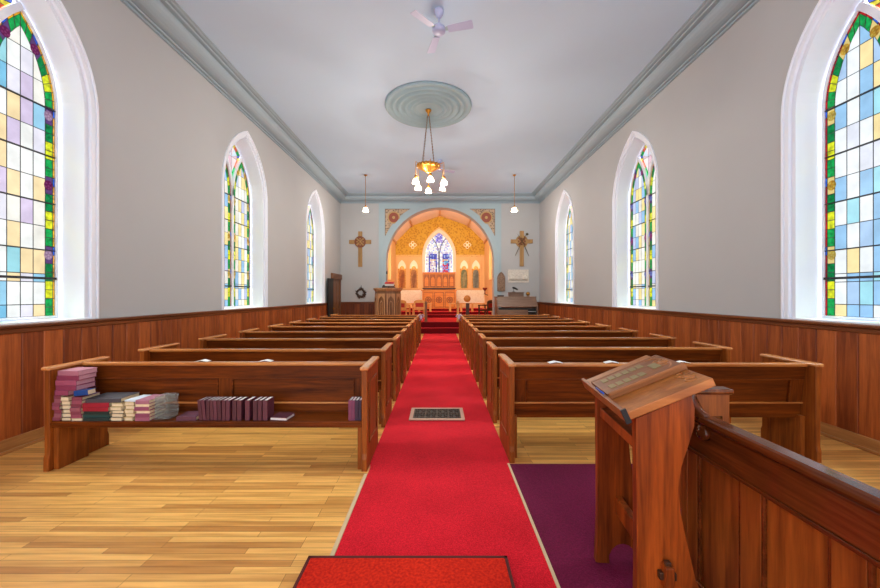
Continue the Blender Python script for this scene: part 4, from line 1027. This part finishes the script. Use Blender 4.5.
m = MB(); m.box(-.86, .86, 0, .72, 0, .9); m.build('altar_body', ALTW, t, bevel=.005)
m = MB(); m.box(-.92, .92, -.04, .75, .9, .95); m.build('altar_top', ALTW, t, bevel=.008)
m = MB(); Fa = frame((0,0,0), (1,0,0), (0,0,1), (0,-1,0))
for x in (-.55, 0, .55):
    m.poly([[(x-.25,.06),(x+.25,.06),(x+.25,.84),(x-.25,.84)],[(x-.22,.09),(x+.22,.09),(x+.22,.81),(x-.22,.81)]], .02, 0, Fa)
    m.poly([[(x+.17*math.cos(k*PI/10), .45+.17*math.sin(k*PI/10)) for k in range(20)], [(x+.12*math.cos(k*PI/10), .45+.12*math.sin(k*PI/10)) for k in range(20)]], .025, 0, Fa)
    for q in range(4): m.poly([[(x+.06*math.cos(q*PI/2)+.045*math.cos(k*PI/5), .45+.06*math.sin(q*PI/2)+.045*math.sin(k*PI/5)) for k in range(10)]], .02, 0, Fa)
m.build('carved_panels', ALTD, t)
# communion rails
for s, x0, x1 in ((-1, -2.15, -.38), (1, .40, 2.15)):
    t = thing('communion_rail', 'honey oak communion rail on posts, %s half before the altar' % ('left' if s < 0 else 'right'), 'rail', (0, 17.15, .65), 0, 'communion rails')
    m = MB(); m.box(x0, x1, -.06, .06, .37, .42); m.build('hand_rail', RAILW, t, bevel=.01)
    for k in range(4):
        x = x0+.08+(x1-x0-.16)*k/3; m = MB(); m.box(x-.05, x+.05, -.04, .04, 0, .37); m.build('post', RAILW, t, bevel=.006)
# newel posts at the platform edge
for s, x, mt_, nm in ((-1, -.545, DOORW, 'dark brown'), (1, .70, RAILW, 'pale honey')):
    t = thing('newel_post', '%s wooden post at the %s edge of the chancel step' % (nm, 'left' if s < 0 else 'right'), 'post', (x, 14.05, .40))
    m = MB(); m.box(-.045, .045, -.045, .045, 0, .70); m.build('shaft', mt_, t, bevel=.006)
    m = MB(); m.box(-.06, .06, -.06, .06, 0, .06); m.build('foot', mt_, t, bevel=.005)
    m = MB(); m.lathe((0,0,.70), [(.06,0),(.06,.03),(.03,.05),(.05,.08),(.0,.12)], 12); m.build('finial', mt_, t)
# round headed stand
t = thing('round_head_stand', 'wooden stand with round disc head behind the right pews', 'stand', (1.10, 14.6, .40))
m = MB(); m.box(-.05, .09, -.05, .05, 0, .72); m.build('stem', DARKW, t, bevel=.006)
m = MB(); m.lathe((.0,-.02,.90), [(.0,-.03),(.1,-.03),(.14,-.015),(.14,.03)], 24, axis='y'); m.build('disc', ALTW, t)
m = MB(); m.box(-.15, .18, -.15, .15, 0, .06); m.build('foot', DARKW, t, bevel=.006)
# chancel chairs
VELV = paint('red_velvet', (168, 40, 28), .8)
def chair(x, y, rz, label, wm):
    t = thing('armchair', label, 'chair', (x, y, .40), rz, 'chancel chairs')
    for sx in (-1, 1):
        for y0, h in ((-.2, .62), (.2, .42)):
            m = MB(); m.box(sx*.24-.025, sx*.24+.025, y0-.025, y0+.025, 0, h); m.build('leg', wm, t, bevel=.005)
        m = MB(); m.box(sx*.24-.03, sx*.24+.03, -.25, .22, .60, .64); m.build('arm', wm, t, bevel=.008)
    m = MB(); m.box(-.25, .25, -.24, .22, .38, .43); m.build('seat_frame', wm, t, bevel=.005)
    m = MB(); m.box(-.22, .22, -.23, .18, .43, .48); m.build('seat_cushion', VELV, t, bevel=.015)
    m = MB(); m.poly([[(-.25,.40),(.25,.40),(.25,.74)] + [(.25*math.cos(k*PI/10), .74+.1*math.sin(k*PI/10)) for k in range(1, 10)] + [(-.25,.74)], [(-.18,.52),(.18,.52),(.18,.70),(-.18,.70)]], -.19, -.23, F0); m.build('backrest', wm, t, bevel=.006)
    m = MB(); m.box(-.18, .18, .20, .22, .52, .70); m.build('back_cushion', VELV, t)
chair(-1.6, 15.5, PI-.3, 'honey wood armchair with red velvet, behind the pulpit and beside the rail', RAILW)
chair(-.95, 16.1, PI+.2, 'honey wood armchair with red velvet, nearer the altar on the left', RAILW)
chair(1.95, 15.2, PI+.9, 'dark carved armchair just inside the right side of the arch', DARKW)
# bracket vase
t = thing('bracket_vase', 'dark red goblet vase on a wall bracket right of the saints', 'vase', (2.28, 18.3, 1.44))
m = MB(); m.tube([(.16,0,.0),(.10,0,.02),(.0,0,.05)], .02, 8); m.lathe((0,0,.05), [(.05,0),(.06,.02),(.0,.03)], 12); m.build('bracket', DARKW, t)
m = MB(); m.lathe((0,0,.08), [(.05,0),(.03,.02),(.02,.10),(.05,.16),(.11,.24),(.12,.30),(.10,.30),(.05,.2),(0,.18)], 16); m.build('goblet', paint('oxblood_glaze', (120, 40, 24), .4), t)

# ------------------------------------------------------------------ light, camera
def lamp(name, kind, loc, e, col, size=.05, rot=None, **k):
    l = bpy.data.lights.new(name, kind); l.energy = e; l.color = col
    if kind == 'POINT': l.shadow_soft_size = size
    o = bpy.data.objects.new(name, l); C.objects.link(o); o.location = loc
    if kind == 'AREA': l.shape = 'RECTANGLE'; l.size, l.size_y = size
    if rot: o.rotation_euler = rot
    return o
for i, p in enumerate(lights):
    lamp('bulb_light', 'POINT', p, 55 if i < 5 else 70, (1, .92, .82), .05)
lamp('chancel_cove_light', 'AREA', (0, 15.1, 5.25), 84, (1, .87, .64), (2.6, .3), (math.radians(68), 0, 0))
lamp('chancel_cove_light', 'AREA', (-2.3, 15.1, 3.0), 36, (1, .86, .62), (.25, 2.5), (math.radians(90), 0, math.radians(-28)))
lamp('chancel_cove_light', 'AREA', (2.3, 15.1, 3.0), 36, (1, .86, .62), (.25, 2.5), (math.radians(90), 0, math.radians(28)))
for sx in (-1, 1):
    d = Vector((-sx*.66, .02, -.72)); l = lamp('sky_light', 'SUN', (sx*9, 4, 12), 30, (.97, .99, 1)); l.data.angle = math.radians(44)
    l.rotation_euler = d.to_track_quat('-Z', 'Y').to_euler()
wd_ = bpy.data.worlds.new('daylight'); bpy.context.scene.world = wd_; wd_.use_nodes = True
bg = wd_.node_tree.nodes['Background']; bg.inputs[0].default_value = (.90, .96, 1.0, 1); bg.inputs[1].default_value = 2.3

cam = bpy.data.cameras.new('camera'); co = bpy.data.objects.new('camera', cam); C.objects.link(co)
co.location = (0, 0, 1.45); co.rotation_euler = (PI/2, 0, 0); cam.sensor_width = 36; cam.lens = 36*360/880; cam.shift_y = 1/880; cam.clip_start = .05
S = bpy.context.scene; S.camera = co
S.view_settings.view_transform = 'Standard'; S.view_settings.look = 'None'; S.view_settings.gamma = 1; S.view_settings.exposure = 0.08
S.cycles.use_denoising = True; S.cycles.max_bounces = 10; S.cycles.diffuse_bounces = 6; S.cycles.sample_clamp_indirect = 6
